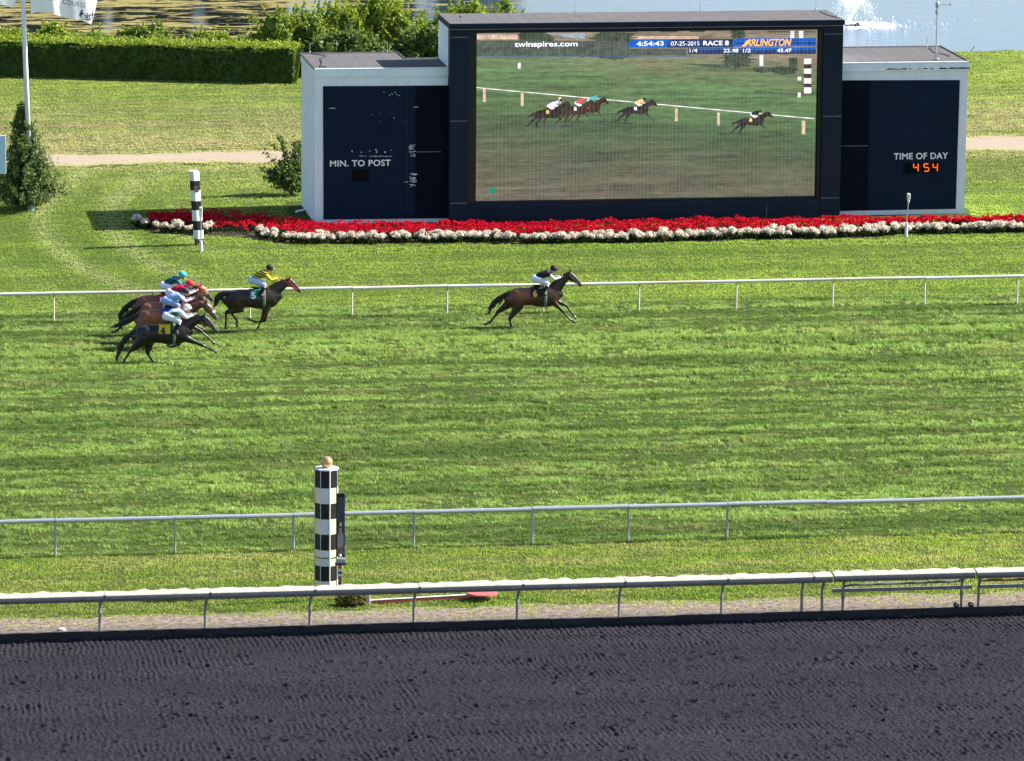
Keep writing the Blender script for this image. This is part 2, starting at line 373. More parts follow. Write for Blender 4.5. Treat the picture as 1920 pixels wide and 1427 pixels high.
def gn_group():
    t = bpy.data.node_groups.new('scatter', 'GeometryNodeTree')
    t.interface.new_socket('Geometry', in_out='INPUT', socket_type='NodeSocketGeometry')
    t.interface.new_socket('Geometry', in_out='OUTPUT', socket_type='NodeSocketGeometry')
    N = t.nodes.new; gi = N('NodeGroupInput'); go = N('NodeGroupOutput'); sp = N('GeometryNodeSeparateGeometry'); sp.domain = 'POINT'
    a = N('GeometryNodeInputNamedAttribute'); a.data_type = 'FLOAT'; a.inputs['Name'].default_value = 'seedpoint'
    cmp_ = N('FunctionNodeCompare'); cmp_.data_type = 'FLOAT'; cmp_.operation = 'GREATER_THAN'; cmp_.inputs[1].default_value = 0.5
    ro = N('GeometryNodeInputNamedAttribute'); ro.data_type = 'FLOAT_VECTOR'; ro.inputs['Name'].default_value = 'turn'
    sc = N('GeometryNodeInputNamedAttribute'); sc.data_type = 'FLOAT_VECTOR'; sc.inputs['Name'].default_value = 'size'
    ip = N('GeometryNodeInstanceOnPoints'); L = t.links.new
    L(gi.outputs[0], sp.inputs[0]); L(a.outputs[0], cmp_.inputs[0]); L(cmp_.outputs[0], sp.inputs[1])
    L(sp.outputs[0], ip.inputs['Points']); L(sp.outputs[1], ip.inputs['Instance'])
    L(ro.outputs[0], ip.inputs['Rotation']); L(sc.outputs[0], ip.inputs['Scale']); L(ip.outputs[0], go.inputs[0])
    return t
GN = gn_group()

def blades(S, dens, h, w, seed, lean=1.0, clump=0.5, gap=0.0):
    r = np.random.default_rng(seed); n = int(S*S*dens*(1+1.6*gap))
    x = r.uniform(-S/2, S/2, n); y = r.uniform(-S/2, S/2, n)
    tus = vnoise(x*1.3+70, y*4.0+70, seed+3)*0.5+vnoise(x*5.5+70, y*8.5+70, seed+4)*0.5        # tussocks with bare gaps between them
    k_ = r.uniform(size=n) > gap*np.clip(1.15-(tus-0.38)*5.0, 0, 1.15); x, y, tus = x[k_], y[k_], tus[k_]; n = len(x)
    cl = vnoise(x*1.7+50, y*2.3+50, seed)*0.35+vnoise(x*4.5+50, y*4.5+50, seed+1)*0.2+tus*0.45
    hh = h*np.clip(1+clump*3.2*(cl-0.5), 0.25, 2.4)*r.uniform(0.6, 1.3, n)
    a = r.uniform(0, 2*math.pi, n); dx, dy = np.cos(a), np.sin(a)
    ln = np.abs(r.normal(0, lean, n))+0.1; b = r.integers(0, 2, n)*math.pi+r.normal(0, 0.75, n); lx, ly = np.cos(b)*ln*hh, np.sin(b)*ln*hh
    ww = w*r.uniform(0.7, 1.3, n)/2
    z0 = np.zeros(n)-0.01
    p = np.stack([np.stack([x-dx*ww, y-dy*ww, z0], 1), np.stack([x+dx*ww, y+dy*ww, z0], 1),
                  np.stack([x+lx*.4+dx*ww*.8, y+ly*.4+dy*ww*.8, hh*.6], 1), np.stack([x+lx*.4-dx*ww*.8, y+ly*.4-dy*ww*.8, hh*.6], 1),
                  np.stack([x+lx, y+ly, hh], 1)], 1).reshape(-1, 3)
    i = np.arange(n)[:, None]*5
    f = np.concatenate([i+[0, 1, 2], i+[0, 2, 3], i+[3, 2, 4]], 0)
    return p, f
def grass_field(name, label, pts, S, dens, h, w, m, seed, **kw):
    p, f = blades(S, dens, h, w, seed, **kw); pts = np.array(pts)
    v = np.concatenate([p, pts]); me = npmesh(name, v, f, m)
    r = np.random.default_rng(seed+9); npt = len(pts); nb = len(p)
    a = me.attributes.new('seedpoint', 'FLOAT', 'POINT'); a.data.foreach_set('value', np.concatenate([np.zeros(nb), np.ones(npt)]).astype(np.float32))
    tv = np.zeros((nb+npt, 3), np.float32); tv[nb:, 2] = r.integers(0, 2, npt)*math.pi
    a = me.attributes.new('turn', 'FLOAT_VECTOR', 'POINT'); a.data.foreach_set('vector', tv.ravel())
    sv = np.ones((nb+npt, 3), np.float32); sv[nb:, 2] = r.uniform(0.85, 1.15, npt)*(0.72+0.56*vnoise(pts[:, 0]*.05, pts[:, 1]*.55, seed)); sv[nb:, 0] = r.choice([-1, 1], npt)
    a = me.attributes.new('size', 'FLOAT_VECTOR', 'POINT'); a.data.foreach_set('vector', sv.ravel())
    o = link(name, me); md = o.modifiers.new('scatter', 'NODES'); md.node_group = GN
    return tag(o, label, 'grass', kind='stuff')
def field_pts(x0f, x1f, y0, y1, S, ok=None):
    out = []
    y = y0+S/2
    while y < y1:
        x = x0f(y)
        while x < x1f(y):
            if ok is None or ok(x, y): out.append((x, y, 0))
            x += S
        y += S
    return out
xl = lambda y: 0.055*y-21; xr = lambda y: 0.256*y+12
m_turf = grass_mat('long turf', (0.020, 0.080, 0.004), (0.195, 0.335, 0.036), (0.64, 0.75, 0.32), (0.50, 0.42, 0.20), 'turf')
m_verge = grass_mat('verge grass', (0.085, 0.20, 0.010), (0.28, 0.40, 0.030), (0.54, 0.62, 0.13), (0.56, 0.47, 0.20), 'verge')
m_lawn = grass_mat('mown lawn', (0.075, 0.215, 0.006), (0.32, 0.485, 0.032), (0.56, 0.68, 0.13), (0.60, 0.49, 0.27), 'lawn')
grass_field('turf_grass', 'long streaky green grass of the turf course between the two thin rails', field_pts(xl, xr, 152.8, 194.6, 6.0), 6.0, 430, 0.078, 0.015, m_turf, 21, clump=0.85, gap=1.0, lean=1.1)
grass_field('verge_grass', 'short yellowish grass strip between the silver rail and the dark track', field_pts(xl, xr, 144.8, 152.8, 4.0), 4.0, 420, 0.05, 0.014, m_verge, 22, clump=0.6, gap=0.5)
bed_front = [(250,427),(300,437),(380,442),(400,441),(440,444),(480,449),(560,459),(700,459),(900,456),(1000,459),(1200,457),(1400,450),(1560,449),(1700,441),(1920,438)]
bed_back = [(250,427),(300,416),(340,412),(430,411),(500,421),(600,432),(900,434),(1200,430),(1560,424),(1920,423)]
def interp(line, lift=0):
    p = [G(a, b) for a, b in line]; X_ = [q.x for q in p]; Y_ = [q.y for q in p]
    return lambda x: float(np.interp(x, X_, Y_))
bedF, bedB = interp(bed_front), interp(bed_back)
bx0, bx1 = G(250, 427).x, 72.0
def lawn_ok(x, y):
    if 24.3 < x < 52.7 and 213.8 < y < 220.2: return False
    if pth0(x)-0.3 < y < pth1(x)+0.3: return False
    if y > pond_edge(x)-0.3: return False
    if bx0 < x < bx1 and bedF(x)+0.25 < y < bedB(x)-0.25: return False
    return True
big, small = [], []
y = 194.6
while y < 274:
    x = xl(y)-2
    while x < xr(y)+2:
        sub = [(x+a-1.5, y+b+.5, 0) for a in range(4) for b in range(4)]; good = [q for q in sub if lawn_ok(q[0], q[1])]
        if len(good) == 16: big.append((x, y+2, 0))
        else: small += good
        x += 4
    y += 4
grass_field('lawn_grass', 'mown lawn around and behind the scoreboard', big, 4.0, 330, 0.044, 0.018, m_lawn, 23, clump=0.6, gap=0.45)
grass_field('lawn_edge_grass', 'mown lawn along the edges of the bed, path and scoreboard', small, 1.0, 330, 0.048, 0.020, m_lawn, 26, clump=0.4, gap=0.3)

er = random.Random(44); epts = []
for x in np.arange(-10, 86, 0.22):
    for base, sg_ in ((pth0(x), 1), (pth1(x), -1)):
        for _ in range(3): epts.append((x+er.uniform(-.1, .1), base+sg_*(min(er.expovariate(2.6), 1.5)-.35), 0))
grass_field('path_edge_grass', 'thin worn grass creeping over the edges of the sandy path', epts, 0.34, 170, 0.05, 0.02, m_lawn, 24)
epts = [(er.uniform(-8, 48), 144.95-min(er.expovariate(2.2), 1.4), 0) for _ in range(600)]
grass_field('gravel_weeds', 'weedy tufts creeping from the verge onto the gravel strip', epts, 0.30, 260, 0.06, 0.018, m_verge, 25)

# ------------------------------------------------------------------ scoreboard
WY = 214.55; TYF = 213.95                   # front planes of wings and tower
k = NT('white painted brick'); O = k.obj()
br = k.n('ShaderNodeTexBrick', Vector=k.scl(O, (1, 1, 1), rot=(R(90), 0, 0)), Color1=(0.86,0.90,0.93), Color2=(0.82,0.86,0.89), Mortar=(0.73,0.76,0.79), Scale=1.0, Mortar_Size=0.006, Brick_Width=0.22, Row_Height=0.078)
f1 = k.noise(k.scl(O, (2.5, 2.5, 0.6)), 1.0, 6, 0.7)
c = k.mix(k.math('MULTIPLY', k.ramp(f1, [(0.45, 0.0), (0.8, 1.0)]), 0.4), br.outputs[0], (0.48, 0.48, 0.47))
zz = k.sep(O)[2]
chip = k.math('MULTIPLY', k.math('GREATER_THAN', k.noise(k.scl(O, (6, 6, 14)), 1.0, 4), 0.70), k.rng(zz, 0.0, 1.2, 1.0, 0.25))
c = k.mix(chip, c, (0.22, 0.21, 0.20))
M['brick'] = k.pbr(c, 0.75, k.bump(br.outputs[1], -0.35, 0.01), spec=0.25)
M['flashing'] = mat('pale roof flashing', (0.78, 0.86, 0.92), 0.4, 0.06, 2, 0.05)
k = NT('navy scoreboard panel'); O = k.obj()
f1 = k.noise(k.scl(O, (0.6, 1, 3.0)), 1.0, 5, 0.6)
c = k.mix(f1, (0.003, 0.0095, 0.023), (0.008, 0.020, 0.045))
ln = k.math('GREATER_THAN', k.noise(k.scl(O, (0.25, 1, 16)), 1.0, 2), 0.66)
c = k.mix(k.math('MULTIPLY', ln, 0.35), c, (0.012, 0.024, 0.045))
ch = k.math('GREATER_THAN', k.noise(k.scl(O, (9, 9, 13)), 1.0, 2), 0.795)
c = k.mix(k.math('MULTIPLY', ch, 0.65), c, (0.5, 0.52, 0.55))
M['navy'] = k.pbr(c, 0.7, k.bump(f1, 0.1, 0.02), spec=0.12)
k = NT('navy tower cladding'); O = k.obj()
c = k.mix(k.noise(k.scl(O, (1.2, 1, 0.5)), 1.0, 5), (0.004, 0.0095, 0.022), (0.010, 0.021, 0.043))
M['tower'] = k.pbr(c, 0.55, None, spec=0.2)
M['seam'] = mat('pale seam', (0.16, 0.20, 0.26), 0.5, 0.3, 6)
k = NT('roofing felt'); O = k.obj()
f1 = k.noise(k.scl(O, (0.8, 1.6, 1)), 1.0, 5, 0.65); rl = k.n('ShaderNodeTexWave', dict(bands_direction='X'), Vector=O, Scale=0.55, Distortion=1.5, Detail=2)
c = k.mix(f1, (0.075, 0.072, 0.078), (0.135, 0.128, 0.132)); c = k.mix(k.math('MULTIPLY', k.math('GREATER_THAN', rl.outputs[0], 0.975), 0.4), c, (0.05, 0.05, 0.052))
M['felt'] = k.pbr(c, 0.9, k.bump(k.noise(O, 30, 3), 0.4, 0.01), spec=0.15)
M['letter'] = mat('white lettering', (0.90, 0.90, 0.89), 0.5, 0.03, 6, 0)
def emit(name, c, s):
    k = NT(name); f = k.noise(k.obj(), 8, 2)
    if name.startswith('picture'):
        O = k.obj(); s3 = k.sep(O); hz = k.math('SINE', k.math('MULTIPLY', s3[2], 2*math.pi/0.0815)); v1 = k.math('SINE', k.math('MULTIPLY', s3[0], 2*math.pi/0.168)); m_ = k.noise(k.scl(O, (3.2, 1, 5)), 1.0, 5, 0.7)
        cc = k.mix(k.ramp(m_, [(0.35, 0.0), (0.65, 1.0)]), tuple(x*0.6 for x in c), tuple(x*1.15+(0.012 if max(c) < .1 else 0) for x in c)); cc = k.mix(k.math('MULTIPLY', k.math('GREATER_THAN', hz, 0.3), 0.30), cc, (0.02, 0.025, 0.025)); cc = k.mix(k.math('MULTIPLY', k.math('GREATER_THAN', v1, 0.6), 0.16), cc, (0.12, 0.10, 0.08))
        return k.surf(k.n('ShaderNodeEmission', Color=cc, Strength=s*0.85))
    return k.surf(k.n('ShaderNodeEmission', Color=k.mix(f, tuple(x*0.85 for x in c), c), Strength=s))

sb = empty('scoreboard', (38.5, WY, 0), 'big navy and white racecourse scoreboard with a wide video screen', 'scoreboard')
def sbl(mb, name, parent=None, **kw):       # world coords -> local to scoreboard
    mb.v = [(x-38.5, y-WY, z) for x, y, z in mb.v]
    return mb.build(name, parent or sb, **kw)
WZ, TZ = 6.52, 8.42
XL, XR, TL, TR = 24.64, 52.42, 30.22, 46.88
def wing(x0, x1, back_x1, seam_x, outer_left):
    w = MB()
    yb, yn = 219.65, 217.55
    if outer_left: poly = [(x0, WY), (x1, WY), (x1, yn), (back_x1+0.05, yn), (back_x1, yb), (x0, yb)]
    else: poly = [(x0, WY), (x1, WY), (x1, yb), (x0, yb)]
    w.prism(poly, 0, WZ-0.34, M['brick'])
    wo = sbl(w, 'wing')
    # roof slab with flashing round its rim
    r = MB(); e = 0.035
    pr_ = [(px+(e if px == x1 else -e if px == x0 else 0), py+(-e if py == WY else 0.03)) for px, py in poly]
    r.prism(pr_, WZ-0.338, WZ-0.03, M['flashing'])
    cx = sum(p[0] for p in poly)/len(poly); cy = sum(p[1] for p in poly)/len(poly)
    inn = [(px+(cx-px)*0.022, py+(cy-py)*0.05) for px, py in pr_]
    r.prism(inn, WZ-0.028, WZ-0.012, M['felt'])
    n = len(pr_)
    for i in range(n):
        a, b_ = Vector((*pr_[i], WZ-0.01)), Vector((*pr_[(i+1) % n], WZ-0.01))
        r.tube([a, b_], 0.045 if i else 0.03, M['felt'] if i else M['flashing'], 6)
    ro = sbl(r, 'roof', wo)
    return wo, ro
lw, lwr = wing(XL, TL-0.01, 28.74, 29.0, True)
rw, rwr = wing(TR+0.01, XR, XR, 48.0, False)
# fascia boards under the flashing
t = MB(); fy = WY-0.03
t.box((XL-0.02, fy, V(590,146,WY).z), (TL-0.012, WY-0.003, WZ-0.345), M['flashing'])
t.box((V(767,147,WY).x, fy-0.02, V(767,160,WY).z), (TL-0.012, WY-0.033, V(767,147,WY).z-0.005), M['flashing']); sbl(t, 'fascia', lw)
t = MB(); t.box((TR+0.012, fy, V(1700,131,WY).z), (XR+0.02, WY-0.003, WZ-0.345), M['flashing']); t.box((TR+0.012, WY-0.055, WZ-0.36), (XR+0.03, WY-0.031, WZ-0.315), M['letter']); sbl(t, 'fascia', rw)  # white strip added as a painted highlight along the lower flashing edge
def panel_poly(pts): return [(V(a, b, WY).x, V(a, b, WY).z) for a, b in pts]
t = MB(); pl = panel_poly([(606.5,411.5),(838,409),(838,160.5),(605.5,161.5)]); t.plate([(max(pl[0][0], 0), pl[0][1]), (TL-0.012, pl[1][1]), (TL-0.012, pl[2][1]), (pl[3][0], pl[3][1])], WY-0.025, WY-0.002, M['navy'])
xs_ = V(764,200,WY).x; xs2 = V(779,200,WY).x; z0_, z1_ = pl[0][1], pl[2][1]
t.box((xs_-0.012, WY-0.032, z0_+.02), (xs_+0.012, WY-0.026, z1_-.02), M['black_paint'])
t.box((xs2, WY-0.034, z0_+.02), (TL-0.02, WY-0.026, z1_-.02), mat('newer navy sheet', (0.003, 0.006, 0.013), 0.75, 0.25, 1, spec=.08))
t.box((xs2+0.05, WY-0.04, V(800,285,WY).z), (TL-0.3, WY-0.035, V(800,284,WY).z), M['seam'])
lp = sbl(t, 'display_panel', lw)
def chips(parent, spec, seed):
    r = random.Random(seed); t = MB()
    for (xa, ya, xb, yb, n, w, h) in spec:
        for _ in range(n):
            p = V(r.uniform(xa, xb), r.uniform(ya, yb), WY); ww = w*r.uniform(0.5, 1.4); hh = h*r.uniform(0.6, 1.3)
            t.box((p.x, WY-0.036, p.z), (p.x+ww, WY-0.0345, p.z+hh), M['letter'])
    sbl(t, 'chipped_paint', parent)['kind'] = 'stuff'
chips(lw, [(766,270,776,294,26,.07,.018),(767,325,777,350,30,.09,.02),(758,341,764,342,3,.05,.02),(672,292.6,737,293.6,22,.10,.012),(690,210,760,230,9,.03,.015),(715,172,764,180,7,.04,.02),(616,202.5,626,203.5,3,.12,.02),(773,200.5,778,201.5,2,.1,.02),(650,280,735,287,8,.03,.05)], 4)
# dull digit windows with a slot for each figure
def boxes(parent, rects, m, y0, y1, name):
    for a, b_, c_, d_ in rects:
        t = MB(); p, q = V(a, d_, WY), V(c_, b_, WY); t.box((p.x, y0, p.z), (q.x, y1, q.z), m); sbl(t, name, parent)
m_dim = mat('unlit digit glass', (0.003, 0.003, 0.004), 0.7, 0.3, 9, 0, spec=.08); m_seg = mat('unlit segments', (0.010, 0.008, 0.008), 0.7, 0.2, 9, 0, spec=.08)
SEG = {'8': 'abcdefg', '4': 'bcfg', '5': 'acdfg', '1': 'bc'}
def digit(t, ch, x0, z0, w, h, y, m):
    th = w*0.15; mid = z0+h/2; g_ = 0.012
    rc = dict(a=(x0+th, z0+h-th, x0+w-th, z0+h), g=(x0+th, mid-th/2, x0+w-th, mid+th/2), d=(x0+th, z0, x0+w-th, z0+th),
              f=(x0, mid+g_, x0+th, z0+h-g_), b=(x0+w-th, mid+g_, x0+w, z0+h-g_), e=(x0, z0+g_, x0+th, mid-g_), c=(x0+w-th, z0+g_, x0+w, mid-g_))
    for s_ in SEG[ch]:
        a, b_, c_, d_ = rc[s_]; t.box((a, y-0.006, b_), (c_, y, d_), m)
boxes(lw, [(660.5,317.5,675,339),(677.5,317.5,691.5,339)], m_dim, WY-0.05, WY-0.027, 'digit_window')
for a, c_ in ((662.5, 673), (679.5, 689.5)):
    t = MB(); p, q = V(a, 336.5, WY), V(c_, 320, WY); digit(t, '8', p.x, p.z, q.x-p.x, q.z-p.z, WY-0.051, m_seg); sbl(t, 'digit_display', lw)
def sbtext(body, x0, x1, y0, y1, Y, m, parent, name='lettering', **kw):
    p, q = V(x0, y1, Y), V(x1, y0, Y)
    return text(body, q.x-p.x, p.x-38.5, p.z, Y-WY, m, parent, name, height=q.z-p.z, **kw)
sbtext('MIN. TO POST', 618.7, 732.5, 299.2, 312.6, WY-0.035, M['letter'], lw, bold=0.018, spacing=1.06)
t = MB(); pr_ = panel_poly([(1576,395.5),(1791.8,391.5),(1799.6,150),(1583,150.5)])
t.plate([(TR+0.012, pr_[0][1]), (pr_[1][0], pr_[1][1]), (pr_[2][0], pr_[2][1]), (TR+0.012, pr_[3][1])], WY-0.025, WY-0.002, M['navy'])
xs_ = V(1629,250,WY).x; t.box((TR+0.014, WY-0.034, pr_[0][1]+.02), (xs_, WY-0.026, pr_[3][1]-.02), bpy.data.materials['newer navy sheet'])
t.box((TR+0.05, WY-0.04, V(1600,274,WY).z), (xs_-0.05, WY-0.035, V(1600,273,WY).z), M['seam'])
sbl(t, 'display_panel', rw)
chips(rw, [(1660,130.5,1690,131.5,10,.12,.05),(1690,129.5,1760,131,14,.16,.035),(1760,128.5,1814,130.5,22,.2,.05)], 9)
bpy.data.objects[[o.name for o in rw.children if o.name.startswith('chipped')][0]].data.materials[0] = M['dark_metal']
boxes(rw, [(1694,305,1707.5,325.5),(1710,304.5,1724,325),(1729,304,1742.5,324.5),(1746,303.5,1760,324)], m_dim, WY-0.05, WY-0.027, 'digit_window')
m_orange = emit('lit orange segments', (1.0, 0.115, 0.008), 0.85)
for ch, a, b_ in (('4', 1711.5, 1722), ('5', 1731, 1741.5), ('4', 1748, 1758)):
    t = MB(); p, q = V(a, 321.5, WY), V(b_, 306, WY); digit(t, ch, p.x, p.z, q.x-p.x, q.z-p.z, WY-0.051, m_orange); sbl(t, 'digit_display', rw)
sbtext('TIME OF DAY', 1675.7, 1777.8, 285.8, 299.2, WY-0.035, M['letter'], rw, bold=0.018, spacing=1.06)

# tower round the screen
t = MB(); SY = TYF+0.42; TB = 217.45
xa, xb = V(877.5,220,TYF).x, V(1541.5,220,TYF).x
zs0, zs1 = V(1000,381,TYF).z, V(1200,63,TYF).z
t.box((TL, TYF, 0), (xa, TB, TZ-0.22), M['tower']); t.box((xb, TYF, 0), (TR, TB, TZ-0.22), M['tower'])
t.box((xa+.002, TYF+0.03, 0), (xb-.002, TB-.002, zs0), M['tower']); t.box((xa+.002, TYF+0.004, zs1+0.1), (xb-.002, TB-.003, TZ-0.225), M['tower'])
t.box((xa+.002, SY+0.02, zs0+.002), (xb-.002, TB-.004, zs1+0.098), M['black_paint'])
tw = sbl(t, 'tower')
t = MB(); t.box((TL-0.05, TYF-0.06, TZ-0.218), (TR+0.05, TB+0.04, TZ-0.02), M['tower']); t.box((TL-0.02, TYF-0.03, TZ-0.018), (TR+0.02, TB+0.01, TZ), M['felt'])
t.tube([(TL-0.05, TYF-0.10, TZ-0.25), (TR-0.05, TYF-0.10, TZ-0.25)], 0.025, M['dark_metal'], 6)
sbl(t, 'roof', tw)
t = MB()
for x0, x1, zz_ in ((TL, xa, (70, 227, 381)), (xb, TR, (64, 218, 371))):
    for pz in zz_:
        z = V((x0 < 40)*860+(x0 > 40)*1560, pz, TYF).z; t = MB(); t.box((x0+.03, TYF-0.012, z-0.014), (x1-.03, TYF-0.002, z+0.014), M['seam']); sbl(t, 'seam_strip', tw)
t = MB()
for px in (1437,): p = V(px, 400, TYF); t.box((p.x, TYF+0.018, 0.08), (p.x+0.02, TYF+0.028, 0.62), M['seam'])
sbl(t, 'seam_strip', tw)
for xs_ in (TL-0.022, TR+0.004):             # white side sheets above the wing roofs
    t = MB(); t.box((xs_, TYF+0.55, WZ+0.02), (xs_+0.018, TB-0.05, TZ-0.25), M['flashing']); sbl(t, 'side_sheet', tw)
# bezel
t = MB(); A0, A1 = V(892,377,SY), V(1531,56.5,SY); sx0, sx1 = A0.x, V(1530,200,SY).x
sz0, sz1 = V(1200,372,SY).z, V(1200,58.5,SY).z
t.box((xa+.004, TYF+0.12, zs0+.004), (sx0-0.06, SY+0.018, zs1+.096), M['black_paint']); t.box((sx1+0.06, TYF+0.12, zs0+.004), (xb-.004, SY+0.018, zs1+.096), M['black_paint'])
t.box((sx0-.058, TYF+0.14, zs0+.004), (sx1+.058, SY+0.018, sz0-0.02), M['tower']); t.box((sx0-.058, TYF+0.14, sz1+0.02), (sx1+.058, SY+0.018, zs1+.09), M['black_paint'])
t.box((V(880,390,TYF).x, TYF-0.03, V(1200,388,TYF).z), (V(1534,390,TYF).x, TYF+0.028, zs0+0.005), M['tower'])
sbl(t, 'bezel', tw)
# LED picture
k = NT('led race picture'); O = k.obj(); s3 = k.sep(O)
zt = k.rng(s3[2], sz0, sz1, 0, 1)
warp = k.math('ADD', zt, k.math('MULTIPLY', k.math('ADD', s3[0], 7.2), 0.012))
st = k.noise(k.scl(O, (0.30, 1, 5.2), rot=(0, R(5), 0)), 1.0, 5, 0.65); st2 = k.noise(k.scl(O, (2.2, 1, 11)), 1.0, 4, 0.7)
c = k.ramp(warp, [(0.0, (0.100, 0.085, 0.068)), (0.28, (0.076, 0.080, 0.055)), (0.50, (0.046, 0.080, 0.040)), (0.62, (0.072, 0.130, 0.056)), (0.78, (0.080, 0.150, 0.062)), (0.93, (0.12, 0.135, 0.080)), (1.0, (0.20, 0.155, 0.12))])
sh = k.math('ADD', k.math('MULTIPLY', st, 1.0), k.math('MULTIPLY', st2, 0.75))
c = k.mix(1.0, c, k.ramp(k.math('MULTIPLY', sh, 0.57), [(0.36, (0.40, 0.42, 0.44)), (0.62, (1.5, 1.45, 1.4))]), 'MULTIPLY')
pf = k.ramp(k.noise(k.scl(O, (0.32, 1, 0.9), (2.2, 0, 0.8)), 1.0, 2), [(0.55, 0.0), (0.72, 1.0)])
c = k.mix(k.math('MULTIPLY', pf, k.rng(zt, 0.45, 0.75, 0.0, 0.4)), c, (0.21, 0.145, 0.09))
v1 = k.math('SINE', k.math('MULTIPLY', s3[0], 2*math.pi/0.168)); v2 = k.math('SINE', k.math('MULTIPLY', s3[0], 2*math.pi/0.151)); hz = k.math('SINE', k.math('MULTIPLY', s3[2], 2*math.pi/0.0815))
c = k.mix(k.math('MULTIPLY', k.math('GREATER_THAN', v1, 0.55), 0.15), c, (0.24, 0.13, 0.07)); c = k.mix(k.math('MULTIPLY', k.math('GREATER_THAN', v2, 0.6), 0.15), c, (0.06, 0.21, 0.09))
c = k.mix(k.math('MULTIPLY', k.math('GREATER_THAN', hz, 0.3), 0.16), c, (0.02, 0.03, 0.02))
em = k.n('ShaderNodeEmission', Color=c, Strength=0.62); gl = k.n('ShaderNodeBsdfGlossy', Color=(0.04, 0.04, 0.05), Roughness=0.4)
screen_mat = k.surf(k.n('ShaderNodeAddShader', _0=em, _1=gl))
t = MB(); t.box((sx0, SY-0.02, sz0), (sx1, SY+0.015, sz1), screen_mat); scr = sbl(t, 'video_screen', sb)
LAY = [0]
def sz(px, py):                             # picture element on the screen face
    p = V(px, py, SY-0.02); return (p.x, p.z)
def onscreen(polys, name, layer):
    y = SY-0.02-0.004*layer
    for n_, (poly, m) in enumerate(polys):
        t = MB(); q = [(min(max(sz(a, b_)[0], sx0+.004), sx1-.004), min(max(sz(a, b_)[1], sz0+.004), sz1-.004)) for a, b_ in poly]
        ar = sum(q[i-1][0]*q[i][1]-q[i][0]*q[i-1][1] for i in range(len(q)))
        if ar < 0: q = q[::-1]
        yy = y-0.0004*(n_ % 8); t.plate(q, yy, yy+0.0003, m); sbl(t, name, scr)
def rect(a, b_, c_, d_, m): return ([(a, d_), (c_, d_), (c_, b_), (a, b_)], m)
e_dark = emit('picture dark trees', (0.030, 0.045, 0.028), 1); e_shade = emit('picture shadow', (0.035, 0.055, 0.04), 1); e_white = emit('picture white', (0.62, 0.58, 0.60), 1)
e_tan = emit('picture tan post', (0.50, 0.36, 0.24), 1); e_sand = emit('picture sand', (0.42, 0.30, 0.23), 1); e_steel = emit('picture grey roof', (0.20, 0.25, 0.30), 1)
e_banner = emit('picture banner', (0.045, 0.060, 0.048), 1); e_blue = emit('picture blue', (0.004, 0.075, 0.35), 1); e_navy = emit('picture navy', (0.006, 0.022, 0.075), 1)
e_horse = emit('picture dark horse', (0.016, 0.012, 0.012), 1); e_bay = emit('picture bay horse', (0.032, 0.014, 0.010), 1); e_gold = emit('picture gold letters', (0.85, 0.42, 0.06), 1)
e_txt = emit('picture letters', (0.80, 0.80, 0.88), 1); e_pink = emit('picture pink silks', (0.6, 0.06, 0.12), 1); e_teal = emit('picture teal', (0.05, 0.35, 0.38), 1)
e_lines = emit('picture blue line', (0.02, 0.08, 0.22), 1); e_green = emit('picture green mark', (0.0, 0.16, 0.10), 1); e_yel = emit('picture yellow', (0.6, 0.4, 0.12), 1)
def blob(cx, cy, rx, ry, m, n=70, seed=0, jag=0.30):
    r = random.Random(seed); return ([(cx+rx*(1+r.uniform(-jag, jag))*math.cos(2*math.pi*i/n), cy+ry*(1+r.uniform(-jag, jag))*math.sin(2*math.pi*i/n)) for i in range(n)], m)
onscreen([rect(893,65,975,74,e_sand), rect(1150,68,1310,73,e_sand), blob(1005,70,34,13,e_dark,seed=1), blob(1150,71,38,14,e_dark,seed=2), blob(1385,63,14,10,e_dark,seed=3),
          ([(1018,62),(1097,62),(1097,72),(1080,72)], e_steel), rect(1482,58,1489,72,e_white), rect(1498,58,1506,72,e_white)], 'picture_backdrop', 1)
rd = random.Random(2); xx = 894
dash = []
while xx < 1525:
    w_ = rd.uniform(6, 40)
    if rd.random() < .55: dash.append(rect(xx, 58, min(xx+w_, 1528), 60.5, e_dark))
    xx += w_
onscreen(dash, 'picture_backdrop', 2)
onscreen([blob(1383,113,28,15,e_dark,seed=4), ([(1272,119),(1360,121),(1375,129),(1350,128)], e_shade), blob(1430,131,22,5,e_dark,seed=5), blob(1470,132,26,8,e_dark,seed=6), rect(1479,108,1495,132,e_dark), rect(1424,103,1431,124,e_white),
          blob(1100,95,60,11,e_shade,seed=8), blob(1150,105,30,7,e_shade,seed=9), ([(1416,171),(1510,177),(1510,179),(1416,173)], e_shade)], 'picture_shrubbery', 2)
onscreen([rect(893,76.5,1180,105,e_banner), rect(1180,91,1287,103.5,e_banner)], 'picture_banner', 3)
onscreen([([(1182,74),(1376,73),(1376,89.2),(1178,89.6),(1178,80)], e_navy), ([(1184,74),(1256,73.7),(1250,89.4),(1178,89.6),(1178,80)], e_blue), ([(1380,72),(1530,71),(1530,86.5),(1374,87.5),(1374,78)], e_blue), rect(1290,90,1530,101.5,e_navy), rect(1300,91.2,1390,94,e_blue), rect(1390,88.5,1530,94,e_blue), rect(893,105.4,1300,106.2,e_lines)], 'picture_banner', 4)
onscreen([rect(1380,79.5,1530,82.5,e_navy)], 'picture_banner', 5)
LY = SY-0.02-0.004*6.5
sbtext('twinspires.com', 965, 1083, 77.3, 91, LY, e_txt, scr, extrude=0.001, bold=0.012)
sbtext('4:54:43', 1193.5, 1244.5, 77, 86.5, LY, e_txt, scr, extrude=0.001, bold=0.02)
sbtext('07-25-2015', 1258, 1311.5, 77.3, 86, LY, e_txt, scr, extrude=0.001)
